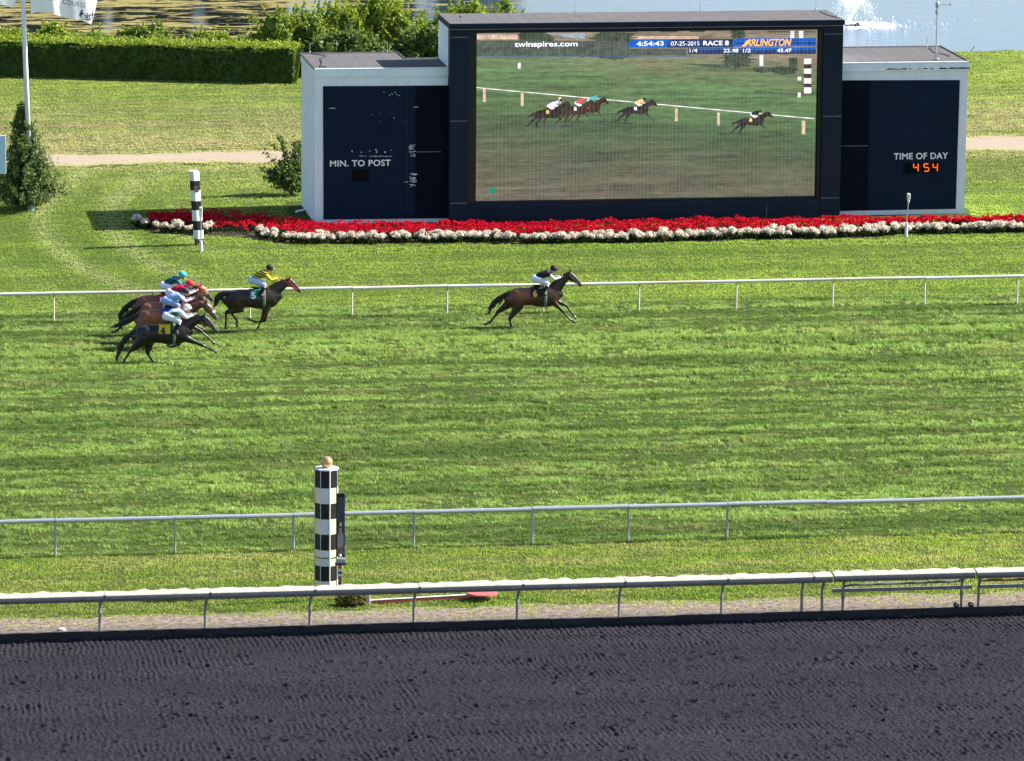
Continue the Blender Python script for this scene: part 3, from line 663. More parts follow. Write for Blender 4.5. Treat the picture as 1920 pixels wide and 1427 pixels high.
sbtext('RACE 8', 1318.5, 1366.5, 76, 85.5, LY, e_txt, scr, extrude=0.001, bold=0.02)
sbtext('ARLINGTON', 1397, 1484, 72.6, 86.5, LY, e_gold, scr, extrude=0.001, bold=0.02, shear=0.25)
onscreen([([(1390.5,87),(1400,76),(1412,74),(1403,79),(1398,87)], e_gold)], 'picture_emblem', 6)
for s_, a, b_ in (('1/4', 1293, 1307.5), ('22.48', 1356.5, 1384.5), ('1/2', 1393, 1407.5), ('45.47', 1457, 1484)):
    sbtext(s_, a, b_, 91.2, 98.4, LY, e_txt, scr, extrude=0.001, bold=0.012)
onscreen([([(893,163.5),(1527,221.7),(1527,223.3),(893,165.1)], e_white), rect(905.5,166,910.5,191,e_tan), rect(976.5,174,981.5,199,e_tan), rect(1047,182,1052,194,e_tan), rect(1265.5,203,1270.5,227,e_tan), rect(1344.5,211,1349.5,235,e_tan), rect(1503,226,1509.5,251.5,e_tan),
          rect(971,118,976,129,e_white)]+[rect(1507.5,y0,1521,y1,e_white) for y0, y1 in ((110,120),(128.5,138),(146.5,156.5),(164,175))]+[rect(1507.5,y0,1521,y1,e_horse) for y0, y1 in ((120.2,128.3),(138.2,146.3),(156.7,163.8))]+
         [rect(1495.5,143.5,1502,150.5,e_white), rect(1495.5,173.5,1501,182.5,e_white), rect(917,352,928,363,e_green), rect(919,370,923,375,e_green)], 'picture_rail', 5)
HS = [(130,790),(200,660),(330,590),(440,550),(530,500),(690,455),(850,460),(1000,450),(1150,420),(1200,370),(1300,310),(1450,230),(1545,185),(1640,220),(1720,330),(1780,420),(1720,445),(1600,400),(1500,410),(1420,490),(1410,620),(1370,690),(1430,800),(1560,990),(1690,1050),(1610,1050),(1440,860),(1340,780),(1260,740),(1150,775),(1000,765),(880,740),(760,730),(700,800),(620,880),(540,990),(550,1140),(510,1140),(470,980),(540,860),(550,790),(500,790),(420,860),(300,950),(190,1070),(80,1095),(70,1070),(200,1000),(300,860),(420,750),(430,680),(350,690),(250,720),(180,740)]
JT = [(940,250),(1080,170),(1200,150),(1240,260),(1130,330),(960,330)]; JH = [(1205,190),(1215,130),(1265,105),(1315,130),(1325,185),(1270,215)]; JB = [(880,330),(900,270),(960,240),(1060,330),(1180,370),(1170,410),(1060,450),(950,380)]; SC = [(860,470),(960,470),(970,610),(850,600)]
def race_pic(x0, y0, wpx, hpx, body, silk, cap, cloth, layer):
    f = lambda L: [(x0+(a-70)/1710*wpx, y0+(b_-105)/1035*hpx) for a, b_ in L]
    onscreen([(f(HS), body)], 'picture_horse', layer); onscreen([(f(JB), e_white), (f(JT), silk), (f(JH), cap), (f(SC), cloth)], 'picture_rider', layer+1)
onscreen([([(960,234),(1050,236),(1060,241),(1020,240)], e_shade), ([(1120,226),(1190,230),(1180,233),(1130,230)], e_shade), ([(1345,249),(1395,251),(1400,254),(1350,253)], e_shade), ([(1010,238),(1130,228),(1130,232),(1020,242)], e_shade)], 'picture_shadow', 6)
race_pic(1366, 205, 84, 48, e_horse, e_horse, e_horse, e_yel, 7); race_pic(1151, 183, 82, 49, e_horse, e_yel, e_horse, e_white, 7)
race_pic(1062, 178, 80, 52, e_bay, e_teal, e_teal, e_pink, 7); race_pic(1040, 183, 78, 50, e_bay, e_pink, e_pink, e_white, 9); race_pic(1002, 185, 70, 50, e_bay, e_steel, e_horse, e_blue, 11); race_pic(984, 188, 86, 52, e_horse, e_white, e_white, e_yel, 13)
# rods and cables on the roofs
def rods(parent, lst, zt):
    for px, py, hh in lst:
        p = G(px, py, zt); t = MB(); t.tube([(p.x, p.y, zt-0.01), (p.x, p.y, zt+hh)], 0.014, M['grey_metal'], 6); t.ball((p.x, p.y, zt+0.03), 0.04, M['grey_metal'], 8, 5)
        sbl(t, 'lightning_rod', parent)
rods(lw, [(581,99,0.42),(726,98,0.42)], WZ); rods(rw, [(1626,87.5,0.4),(1738,88,0.4),(1760,112,0.3)], WZ); rods(tw, [(1078,21,0.4),(1313,19,0.4),(1530,18,0.45),(1570,33,0.35)], TZ)
def cable(pts, zt, parent):
    t = MB(); q = [G(a, b_, zt)+Vector((0, 0, 0.015)) for a, b_ in pts]; t.tube(q, 0.016, M['dark_metal'], 5); sbl(t, 'cable', parent)
cable([(582,101),(600,103),(612,106),(600,110),(604,118),(600,125),(612,126)], WZ, lw); cable([(1742,90),(1752,99),(1770,102),(1781,106)], WZ, rw); cable([(1537,22),(1552,29),(1572,34)], TZ, tw); cable([(850,40),(866,34),(862,30)], TZ, tw)
# wind gauge on a mast on the roof
p = G(1755, 112, WZ); q = V(1757.5, 0, p.y)
wg = empty('wind_gauge', (p.x, p.y, WZ), 'thin wind gauge mast with a side arm on the scoreboard roof', 'wind gauge')
t = MB(); t.tube([(0, 0, 0), (0, 0, q.z-WZ+0.6)], [0.035, 0.022], M['grey_metal'], 8); t.tube([(0, 0, 0.02), (0, 0, 0.06)], 0.12, M['grey_metal'], 10); t.build('mast', wg)
zc = V(1757.5, 9, p.y).z-WZ; t = MB(); t.tube([(0, 0, zc), (0.55, 0, zc)], 0.016, M['grey_metal'], 6); t.ball((0.56, 0, zc), 0.05, M['dark_metal'], 8, 6, (1, 1, 0.6)); t.build('side_arm', wg)
t = MB(); t.ball((0, 0, zc), 0.09, M['grey_metal'], 10, 7, (1, 1, 1.8)); t.ball((-0.02, 0, zc-0.3), 0.06, M['grey_metal'], 10, 7, (1, 1, 2)); t.build('sensor_head', wg)
# litter of broken flashing beside the scoreboard
p = G(568, 399); t = MB(); t.tube([(p.x-0.3, p.y, 0.05), (p.x+0.3, p.y+0.5, 0.09)], 0.05, M['flashing'], 6)
tag(t.build('loose_flashing'), 'pale strip of loose flashing lying in the grass at the scoreboard corner', 'scrap')

# ------------------------------------------------------------------ rails
def rail(name, Y, zc, r, px_posts, Yp, mt, mp, label, bent=False, x0=-6, x1=70, post_r=0.034, gap=0.0, joint=True, bare=None):
    X0 = [G(px, 0).x if False else V(px, 700, Yp).x for px in px_posts]
    o = empty(name, (X0[0], Y, 0), label, 'rail'); ox = X0[0]
    sp = (X0[-1]-X0[0])/(len(X0)-1)
    allx = list(X0); x = X0[0]-sp
    while x > x0: allx.append(x); x -= sp
    x = X0[-1]+sp
    while x < x1: allx.append(x); x += sp
    allx.sort()
    t = MB(); pr = random.Random(int(Y))
    for i in range(len(allx)-1):                 # one length of tube between two joints
        d0, d1 = pr.uniform(-.012, .012), pr.uniform(-.012, .012)
        t.tube([(allx[i]-ox+.012, 0, zc+d0), (allx[i+1]-ox-.012, 0, zc+d1)], r, mt, 12)
        t.tube([(allx[i]-ox-.03, 0, zc), (allx[i]-ox+.03, 0, zc)], r*0.9, M['grey_metal'], 10)
    t.build('rail_tube', o, smooth=False)
    for x in allx:
        if bare and bare[0] < x < bare[1]: continue           # a long span without uprights
        t = MB()
        if bent:
            t.tube([(x-ox, 0.06, -0.02), (x-ox, 0.06, zc-0.17)], post_r, mp, 10)
            t.tube([(x-ox, 0.06, zc-0.18), (x-ox+0.02, 0.05, zc-0.09), (x-ox+0.035, 0, zc-r*0.7)], 0.016, M['dark_metal'], 6)
        else: t.tube([(x-ox+pr.uniform(-.01, .01), 0, -0.02), (x-ox, 0, zc-r*0.8)], post_r, mp, 10)
        t.build('post', o)
    return o
def posts_at(lst, Y): return lst
def vx(px, py, Y): return V(px, py, Y).x
m_ftube = NT('white plastic rail'); k = m_ftube; O = k.obj()
c = k.mix(k.ramp(k.noise(k.scl(O, (0.15, 1, 1)), 1.0, 3), [(0.5, 0.0), (0.62, 1.0)]), (0.72, 0.70, 0.64), (0.56, 0.46, 0.34))
M['far_tube'] = k.pbr(c, 0.4, None, spec=0.4)
FRY, NRY = 192.53, 152.87
far = rail('turf_rail', FRY, 1.08, 0.058, [102, 286, 469, 660, 838, 1018, 1197, 1379, 1559, 1731, 1904], FRY, M['far_tube'], M['tan_post'], 'white tubular rail on cream posts behind the galloping horses', bent=True, x0=-16, x1=72)
near = rail('turf_rail', NRY, 1.08, 0.068, [101, 326, 550, 777, 1000, 1181, 1368, 1553], NRY, M['alu'], M['grey_metal'], 'silver tube rail crossing behind the tall checkered finish post', x0=-16, x1=64, post_r=0.037, bare=(vx(1400, 700, NRY), vx(1990, 700, NRY)))

# covered safety rail along the dark track
k = NT('white rail cover'); O = k.obj()
f1 = k.noise(k.scl(O, (2.5, 7, 1)), 1.0, 5, 0.65); sp_ = k.math('GREATER_THAN', k.noise(k.scl(O, (3.5, 14, 1)), 1.0, 3), 0.63)
c = k.mix(f1, (0.30, 0.28, 0.235), (0.50, 0.475, 0.41)); c = k.mix(k.math('MULTIPLY', sp_, 0.7), c, (0.20, 0.19, 0.17))
M['cover'] = k.pbr(c, 0.6, k.bump(f1, 0.5, 0.03), spec=0.3)
RY = 142.78
def cover(x0, x1, ox, zc, seed):
    r = random.Random(seed); t = MB(); n = max(3, int((x1-x0)/0.16)); prof = []
    for i in range(n+1):
        x = x0+(x1-x0)*i/n-ox; w = 0.010*math.sin(x*11.0)+r.uniform(-.016, .016); e = 0.03*math.sin(x*7.3)+r.uniform(-.04, .04)
        prof.append([(x, 0.015, zc-0.125), (x, -0.005, zc-0.01), (x, 0.02, zc+0.012), (x, 0.12, zc+0.03+w*.6), (x, 0.25, zc+0.04+w), (x, 0.38+e, zc+0.05+w*1.3), (x, 0.38+e, zc+0.03+w*1.3), (x, 0.2, zc-0.02), (x, 0.05, zc-0.125)])
    m_ = len(prof[0]); vs = [p for ring in prof for p in ring]; top = []; fas = []
    for i in range(n):
        for k_ in range(m_):
            f = (i*m_+k_, i*m_+(k_+1) % m_, (i+1)*m_+(k_+1) % m_, (i+1)*m_+k_); (fas if k_ in (0, 8) else top).append(f[::-1])
    t.add(vs, top, M['cover']); t.add(vs, fas, M['fascia_steel']); return t
M['fascia_steel'] = mat('blue grey fascia', (0.44, 0.46, 0.48), 0.45, 0.15, 2, metal=0.2)
M['under'] = mat('weathered brown beam', (0.15, 0.115, 0.085), 0.7, 0.3, 5)
M['plate'] = mat('slate joint plate', (0.10, 0.13, 0.18), .5, .15, 6)
M['goose'] = mat('grey bent post', (0.22, 0.22, 0.22), 0.55, 0.25, 5, metal=0.2)
zc0 = V(776, 1101.5, RY).z
def gx(px, py=1140): return V(px, py, 143.12).x
def goose(t, x, ox, zb=0.0, r=0.044):
    t.tube([(x-ox, 0.34, zb), (x-ox, 0.34, zb+0.62), (x-ox+0.03, 0.31, zc0-0.25), (x-ox+0.10, 0.20, zc0-0.16), (x-ox+0.13, 0.12, zc0-0.10)], r, M['goose'], 8)
def safety_rail(x0, x1, posts, label, seed, joints):
    o = empty('safety_rail', (x0, RY, 0), label, 'rail')
    pcs = [x0]+[j for j in joints if x0 < j < x1]+[x1]
    for i in range(len(pcs)-1): cover(pcs[i]+0.006, pcs[i+1]-0.006, x0, zc0, seed+i).build('rail_cover', o, smooth=True)
    t = MB(); t.box((0.01, 0.03, zc0-0.19), (x1-x0-0.01, 0.14, zc0-0.127), M['under']); t.build('beam', o)
    for j in pcs[1:-1]:
        t = MB(); t.bevbox((j-x0-0.04, -0.016, zc0-0.128), (j-x0+0.04, 0.004, zc0+0.012), M['plate'], 0.004); t.build('joint_plate', o)
    for p in posts:
        t = MB(); goose(t, p, x0); t.build('post', o)
    return o
GX0, GX1 = V(1564, 1090, RY).x, V(1830, 1080, RY).x
pp = [gx(a) for a in (187, 385, 581, 776, 970, 1161, 1353)]
s_ = (pp[-1]-pp[0])/6
safety_rail(-12.0, GX0-0.03, [pp[0]-q*s_ for q in (6, 5, 4, 3, 2, 1)]+pp+[gx(1503), gx(1541)], 'white topped safety rail on bent grey posts in front of the finish post', 40, [pp[0]-q*s_+.1 for q in (6, 5, 4, 3, 2, 1)]+[p+0.12 for p in pp]+[gx(1521)])
safety_rail(GX1+0.03, 44.0, [gx(1834), gx(1834)+s_, gx(1834)+2*s_], 'short end of white topped safety rail beyond the wheeled gate', 60, [gx(1834)+s_, gx(1834)+2*s_])
gt = empty('rail_gate', (GX0, RY, 0), 'swinging gate of the white topped rail with lower bars and small wheels', 'gate')
cover(GX0+0.01, GX1-0.01, GX0, zc0+0.012, 80).build('rail_cover', gt, smooth=True)
t = MB(); t.box((0.01, 0.03, zc0-0.18), (GX1-GX0-0.01, 0.14, zc0-0.115), M['under']); t.build('beam', gt)
ga, gb = gx(1580)-GX0, gx(1802)-GX0
for q in (ga, gb):
    t = MB(); goose(t, q, 0, 0.02, 0.04); t.tube([(q, .34, .36), (q, .34, .42)], .06, M['goose'], 10); t.tube([(q, .34, .46), (q, .34, .5)], .055, M['goose'], 10); t.build('post', gt)
zb1, zb2 = V(1700, 1094, 143.12).z, V(1700, 1105, 143.12).z
t = MB(); t.tube([(ga, .36, zb1-.04), (ga+.25, .36, zb1), (gb-.25, .36, zb1+.02), (gb, .36, zb1+.05)], .04, M['goose'], 8); t.build('brace_bar', gt)
t = MB(); t.box((ga-.3, .40, zb2-.05), (GX1-GX0+.0, .46, zb2+.05), M['goose']); t.build('brace_bar', gt)
t = MB(); t.tube([(gb-.14, .30, .075), (gb-.14, .42, .075)], .075, M['rubber'], 16); t.tube([(gb-.14, .28, .11), (gb-.14, .44, .11)], .04, M['grey_metal'], 10); t.build('wheel', gt)
# the wheel and lower bars of the leaf that stands beyond it
nb = [o for o in bpy.data.objects if o.get('label', '').startswith('short end')][0]
q0 = gx(1828)-nb.location.x
t = MB(); t.tube([(q0-.12, .30, .075), (q0-.12, .42, .075)], .075, M['rubber'], 16); t.tube([(q0-.12, .28, .11), (q0-.12, .44, .11)], .04, M['grey_metal'], 10); t.build('wheel', nb)
t = MB(); t.tube([(q0+.1, .36, zb1+.03), (q0+3.6, .36, zb1+.03)], .04, M['rust'], 8); t.box((q0+.1, .40, zb2-.05), (q0+6, .46, zb2+.05), M['goose']); t.build('brace_bar', nb)

# ------------------------------------------------------------------ posts, sensors, marker
def ngon(n, r, rot=0.0, c=(0, 0)): return [(c[0]+r*math.cos(2*math.pi*i/n+rot), c[1]+r*math.sin(2*math.pi*i/n+rot)) for i in range(n)]
fb = G(612, 1110); FY = fb.y
zf = lambda py: V(610, py, FY).z
fp = empty('finish_post', (fb.x, FY, 0), 'tall black and white checkered finish post topped by a gold ball', 'post')
lv = [zf(879.5), zf(912), zf(941), zf(970), zf(998.5), zf(1028), zf(1057.8), zf(1086), 0.0]
rr = 0.345; rot = R(9)
t = MB(); ov = ngon(8, rr, rot)
wm = [M['cream_paint'], M['white_paint']]
for i in range(8):
    z1, z0 = lv[i], lv[i+1]
    for j in range(8):
        a, b_ = ov[j], ov[(j+1) % 8]
        m_ = M['black_paint'] if i % 2 == 0 else wm[j % 2]
        t.add([(*a, z0), (*b_, z0), (*b_, z1), (*a, z1)], [(0, 1, 2, 3)], m_)
t.build('column', fp)
t = MB(); t.prism(ngon(8, rr+.02, rot), lv[0]+.002, lv[0]+.04, M['white_paint']); t.build('cap', fp)
t = MB(); t.ball((0, 0, lv[0]+.20), .178, M['gold'], 24, 16); t.tube([(0, 0, lv[0]+.03), (0, 0, lv[0]+.06)], .09, M['gold'], 12); t.build('finial_ball', fp, smooth=True)
for j in (4, 5, 6, 7):                       # pale battens on the visible edges, one rim strip round the joint
    t = MB(); x, y = ngon(8, rr+.008, rot)[j]; ms = M['white_paint'] if j in (5, 6) else M['dull_white']
    t.tube([(x, y, .01), (x, y, lv[0])], .010 if j != 6 else .020, ms, 6); t.build('edge_batten', fp)
t = MB()
o9, i9 = ngon(8, rr+.012, rot), None
t.prism(o9, zf(1043.2), zf(1041.6), M['black_paint']); t.build('joint_band', fp)
r9 = random.Random(8); t = MB()
for _ in range(46):                           # flaked paint
    j = r9.choice([4, 5, 6]); a, b_ = Vector((*ov[j], 0)), Vector((*ov[(j+1) % 8], 0)); u_ = r9.uniform(.05, .9); p = a.lerp(b_, u_); nrm = Vector((p.x, p.y, 0)).normalized()
    zz_ = r9.choice(lv[1:8])+r9.uniform(-.05, .07); d = (b_-a).normalized(); w, h = r9.uniform(.02, .075), r9.uniform(.03, .12); p += nrm*.006
    q = [p, p+d*w, p+d*w*.6+Vector((0, 0, h)), p-d*w*.2+Vector((0, 0, h*.7))]; t.add(q, [(0, 1, 2, 3)], M['dull_white'])
t.build('flaked_paint', fp)
# slim mirror on its coloured stand beside the post
mp = G(637, 1124); MY = mp.y
mi = empty('finish_mirror', (mp.x, MY, 0), 'slim upright framed mirror on a red and blue stand beside the finish post', 'mirror')
mz = lambda py: V(637, py, MY).z
mx_ = lambda px, py: V(px, py, MY).x-mp.x
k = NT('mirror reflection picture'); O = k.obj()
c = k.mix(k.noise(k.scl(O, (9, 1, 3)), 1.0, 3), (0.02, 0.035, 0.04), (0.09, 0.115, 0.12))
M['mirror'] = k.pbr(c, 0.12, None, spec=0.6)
t = MB(); t.bevbox((mx_(630.5,980), -.03, mz(1044)), (mx_(646.5,980), .03, mz(925)), M['black_paint'], .008)
t.box((mx_(645,980), -.034, mz(1044)), (mx_(646.5,980), -.031, mz(925)), M['blue_paint']); t.build('frame', mi)
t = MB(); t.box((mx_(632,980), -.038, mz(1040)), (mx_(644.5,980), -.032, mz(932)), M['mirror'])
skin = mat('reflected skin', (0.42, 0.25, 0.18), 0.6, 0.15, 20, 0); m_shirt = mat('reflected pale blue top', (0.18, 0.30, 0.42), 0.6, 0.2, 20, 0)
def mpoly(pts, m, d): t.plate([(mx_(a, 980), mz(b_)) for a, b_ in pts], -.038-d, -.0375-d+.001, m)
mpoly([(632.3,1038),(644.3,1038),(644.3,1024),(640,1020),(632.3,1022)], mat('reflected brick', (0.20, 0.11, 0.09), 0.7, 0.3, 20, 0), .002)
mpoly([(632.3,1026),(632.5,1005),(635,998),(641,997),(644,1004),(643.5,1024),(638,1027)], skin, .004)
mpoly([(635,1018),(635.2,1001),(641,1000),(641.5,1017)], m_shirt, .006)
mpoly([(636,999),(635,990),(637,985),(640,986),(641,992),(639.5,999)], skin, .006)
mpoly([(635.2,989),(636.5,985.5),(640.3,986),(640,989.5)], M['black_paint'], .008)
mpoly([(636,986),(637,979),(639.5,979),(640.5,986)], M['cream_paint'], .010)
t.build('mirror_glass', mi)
t = MB(); t.bevbox((mx_(627.5,1050), -.16, mz(1058)), (mx_(649,1050), .02, mz(1054.5)), M['dark_metal'], .006); t.bevbox((mx_(629,1050), -.13, mz(1054)), (mx_(647.5,1050), -.02, mz(1046)), M['grey_metal'], .01); t.ball((0, -.06, mz(1041)), .045, M['white_paint'], 10, 8); t.build('camera_shelf', mi)
t = MB()
bands = [(1055, 1060, M['red_paint']), (1060, 1066, M['red_paint']), (1066, 1071, M['white_paint']), (1071, 1076, M['blue_paint']), (1076, 1080, M['white_paint']), (1080, 1084, M['blue_paint']), (1084, 1090, M['red_paint']), (1090, 1124, M['blue_paint'])]
for a, b_, m_ in bands: t.box((-.045, -.045, max(0, mz(b_))), (.045, .045, mz(a)-.001), m_)
t.build('stand', mi)
# timing sensors: white base, thin rod, white head
def sensor(px, py, pyb, pyh0, pyh1, pxt, label):
    g_ = G(px, py); z = lambda yy: V(px, yy, g_.y).z
    o = empty('timing_sensor', (g_.x, g_.y, 0), label, 'sensor', 'timing sensors on thin rods'); xt = V(pxt, (pyh0+pyh1)/2, g_.y).x-g_.x; xm = xt*.45
    t = MB(); t.tube([(0, 0, -.02), (0, 0, z(pyb))], .066, M['white_paint'], 12); t.build('base', o)
    t = MB(); t.tube([(0, 0, z(pyb)-.02), (xm, 0, z(pyb)*.5+z(pyh1)*.5), (xt, 0, z(pyh1)+.02)], .022, M['grey_metal'], 8); t.build('rod', o)
    t = MB(); z0, z1 = z(pyh1), z(pyh0); t.bevbox((xt-.062, -.07, z0+.12), (xt+.062, .07, z1), M['white_paint'], .02); t.tube([(xt, 0, z0-.02), (xt, 0, z0+.13)], [.035, .055], M['white_paint'], 10)
    t.box((xt-.02, -.075, z1-.16), (xt+.02, -.069, z1-.10), M['dark_metal']); t.build('sensor_head', o)
sensor(1699, 445, 417.5, 362.5, 379, 1703.5, 'thin white timing sensor standing before the flower bed under the TIME OF DAY clock')
sensor(377, 471.5, 451.5, 388, 411, 376.5, 'thin white timing sensor close before the short leaning striped post')
sensor(615, 1113, 1089.5, 999, 1024, 616, 'thin white timing sensor in front of the tall finish post')
# short leaning striped post
sbp = G(373, 459.5); SPY = sbp.y
sp = empty('striped_post', (sbp.x, SPY, 0), 'short leaning black and white banded post at the tip of the flower bed', 'post')
pt = [(363.5, 320), (365, 338), (366.2, 356), (367.5, 376), (368.8, 393), (370.2, 413), (371.5, 430.5), (372.5, 447)]
q = [(V(a, b_, SPY).x-sbp.x, V(a, b_, SPY).z) for a, b_ in pt]
t = MB()
for i in range(7):
    (xa_, za), (xb_, zb_) = q[i], q[i+1]; hx = ngon(6, .225, R(20)); m_ = M['white_paint'] if i % 2 == 0 else M['black_paint']
    vs = [(x+xb_, y, zb_) for x, y in hx]+[(x+xa_, y, za) for x, y in hx]
    t.add(vs, [(j, (j+1) % 6, 6+(j+1) % 6, 6+j) for j in range(6)]+([tuple(range(6, 12))] if i == 0 else [])+([tuple(range(6))[::-1]] if i == 6 else []), m_)
t.build('column', sp)
t = MB()
for dx, dy in ((-.13, -.1), (.15, -.08), (0, .15)): t.tube([(q[-1][0]+dx, dy, q[-1][1]+.01), (dx, dy, -.02)], .05, M['dark_metal'], 8)
t.build('leg', sp)
t = MB(); c0 = V(367.3, 362, SPY); t.plate([(V(363.5,365,SPY).x-sbp.x, V(0,364.5,SPY).z), (V(371.5,365,SPY).x-sbp.x, V(0,364.5,SPY).z), (V(371,352,SPY).x-sbp.x, V(0,352.5,SPY).z), (V(363.2,352,SPY).x-sbp.x, V(0,352.5,SPY).z)], -.225, -.205, mat('faded picture plaque', (0.34, 0.20, 0.16), 0.6, 0.5, 14)); t.build('plaque', sp)
# fallen marker: red disc on a long board
dk = G(905, 1124); da = G(694, 1133)
mk_ = empty('disc_marker', (dk.x, dk.y, 0), 'red round disc on a long white and red arm laid along the rail', 'marker')
t = MB(); t.tube([(0, 0, .17), (0, 0, .215)], .435, M['red_paint'], 40); t.build('disc', mk_)
t = MB(); x0 = da.x-dk.x; yy0 = da.y-dk.y; t.add([(x0, yy0-.03, .02), (-.3, -.03, .07), (-.3, .03, .07), (x0, yy0+.03, .02), (x0, yy0-.03, .11), (-.3, -.03, .15), (-.3, .03, .15), (x0, yy0+.03, .11)], [(0,3,2,1),(0,1,5,4),(1,2,6,5),(2,3,7,6),(3,0,4,7)], M['red_paint']); t.add([(x0, yy0-.045, .112), (-.3, -.045, .152), (-.3, .045, .152), (x0, yy0+.045, .112), (x0, yy0-.045, .13), (-.3, -.045, .167), (-.3, .045, .167), (x0, yy0+.045, .13)], [(0,3,2,1),(4,5,6,7),(0,1,5,4),(1,2,6,5),(2,3,7,6),(3,0,4,7)], M['white_paint']); t.build('arm', mk_)
t = MB(); t.tube([(0, 0, -.02), (0, 0, .169)], .06, M['dark_metal'], 10); t.build('foot', mk_)
g_ = G(689, 1134); t = MB(); t.bevbox((g_.x-.075, g_.y-.06, -.02), (g_.x+.075, g_.y+.06, .50), M['dull_white'], .012); t.bevbox((g_.x-.09, g_.y-.075, .502), (g_.x+.09, g_.y+.075, .525), M['grey_metal'], .006)
tag(t.build('utility_box'), 'stubby off white utility post at the end of the red and white arm', 'utility post')
g_ = G(117, 1182); t = MB(); t.tube([(0, 0, -.02), (0, 0, .055)], .10, mat('pale teal plastic', (0.50, 0.68, 0.66), 0.5, 0.08, 8), 18); o = t.build('drain_cap', None, loc=g_); tag(o, 'small pale teal round cap on the gravel beside the track', 'drain cap')

# ------------------------------------------------------------------ flags and sign
pb = G(59, 395); pYY = pb.y
fl = empty('flagpole', (pb.x, pYY, 0), 'tall white flagpole rising out of a small conical evergreen', 'flagpole')
tp = V(43.0, 0, pYY); ux = (tp.x-pb.x)/tp.z
t = MB(); t.tube([(ux*.3, 0, .3), (ux*(tp.z+3), 0, tp.z+3)], [.105, .095], M['white_paint'], 16); t.build('pole', fl, smooth=True)
t = MB(); t.tube([(0, 0, -.02), (ux*.42, 0, .42)], .15, mat('verdigris sleeve', (0.36, 0.50, 0.50), 0.6, 0.2, 9), 14); t.build('sleeve', fl)
m_flag = NT('white flag cloth'); k = m_flag; f1 = k.noise(k.scl(k.obj(), (6, 6, 6)), 1.0, 3)
df = k.n('ShaderNodeBsdfDiffuse', Color=k.mix(f1, (0.88, 0.88, 0.88), (0.93, 0.93, 0.92))); tr = k.n('ShaderNodeBsdfTranslucent', Color=(0.95, 0.95, 0.95))
M['flag'] = k.surf(k.n('ShaderNodeMixShader', _0=0.5, _1=df, _2=tr))
M['flag_ink'] = mat('flag ink', (0.03, 0.045, 0.08), 0.7, 0.1, 9, 0)
def fwave(u, v): return 0.24*math.sin(u*3.0-1.0+v*1.0)+0.06*math.sin(u*7+v*2.6)
def flag(label, bl, br, top_dx, hgt, sag, name='flag'):
    a, b_ = V(*bl, pYY-.02), V(*br, pYY-.02); L = b_-a
    o_ = empty(name, a, label, 'flag', None); nu, nv = 28, 14; vs = []
    def pnt(u, v):
        e = 0.16*math.sin(math.pi*v) if u > .9 else 0
        return (L.x*u+v*top_dx*u+e*(u-.9)*6, fwave(u*L.x, v), L.z*u+sag*math.sin(math.pi*u)*(1-v)+0.05*math.sin(u*9)*(1-v)+v*hgt)
    for j in range(nv+1):
        for i in range(nu+1): vs.append(pnt(i/nu, j/nv))
    t = MB(); t.add(vs, [(j*(nu+1)+i, j*(nu+1)+i+1, (j+1)*(nu+1)+i+1, (j+1)*(nu+1)+i) for j in range(nv) for i in range(nu)], M['flag']); t.build('cloth', o_, smooth=True)
    t = MB(); t.tube([(0, 0, -.35), (0, 0, hgt+.5)], .012, M['dull_white'], 5); t.build('halyard', o_)
    return o_, pnt, L
fo, fpn, fL = flag('white racecourse flag with dark lettering and a crest on its tall pole', (57.5, 25), (171, 47), 0.34, 1.95, 0.16)
def cloth_y(x, z, L=None):
    L = L or fL; v = 0.0
    for _ in range(12):
        u = x/(L.x+v*0.34); v = min(1, max(0, (z-L.z*u-0.16*math.sin(math.pi*u)*(1-v)-0.05*math.sin(u*9)*(1-v))/1.95))
    return fwave(u*L.x, v)-.05
def onflag(poly, name_='crest', parent=fo):
    t = MB(); vs = [(x, cloth_y(x, z), z) for x, z in poly]; ar = sum(vs[i-1][0]*vs[i][2]-vs[i][0]*vs[i-1][2] for i in range(len(vs)))
    if ar < 0: vs = vs[::-1]
    t.add(vs, [tuple(range(len(vs)))], M['flag_ink']); return t
def F2(px, py): p = V(px, py, pYY-.02); a = V(57.5, 25, pYY-.02); return (p.x-a.x, p.z-a.z)
tl = text('RACECOURSE', 1.0, 0, 0, 0, M['flag_ink'], fo, 'lettering', height=0.21, extrude=0, spacing=1.3)
A_, B_ = F2(88, 0.5), F2(160, 14.5)
for v_ in tl.data.vertices:
    u_ = v_.co.x; bow = -0.10*math.sin(math.pi*u_)*0; x = A_[0]+(B_[0]-A_[0])*u_; z = A_[1]+(B_[1]-A_[1])*u_+v_.co.z+bow
    v_.co = (x, cloth_y(x, z), z)
crest = MB()
for poly in [[(148,27),(150,21),(152,17.5),(155.5,17.5),(155,20),(153.5,20.5),(155,24),(158,23),(156,26),(152,28),(152,33),(149,29),(147,30)], [(176,21),(174,19.5),(172.5,21),(174,24),(171,26),(172.5,28),(174,33),(175.5,29),(177,33),(176,25)],
             [(153,33),(158,36.5),(164,38),(170,37),(174,33.5),(172,33),(168,35),(163,36),(157,34.5)], [(159,25),(160.5,24),(161,34),(159.5,33)], [(163,23.5),(165,23.5),(165,35),(163,35)], [(167,25),(168.5,25.5),(168,34),(166.8,34)], [(157,28),(171,28.5),(171,30),(157,29.5)], [(158,32),(170,32.5),(170,33.5),(158,33)]]:
    pt_ = onflag([F2(a, b_) for a, b_ in poly]); crest.add(pt_.v, pt_.f, M['flag_ink'])
crest.build('crest', fo)
fo2, _, _ = flag('white flag corner flying in from the left end of the lawn', (-80, -8), (24, 16), 0.5, 1.9, 0.05)
sgp = V(11.5, 326, 217.0); sgt = V(11.0, 254, 217.0)
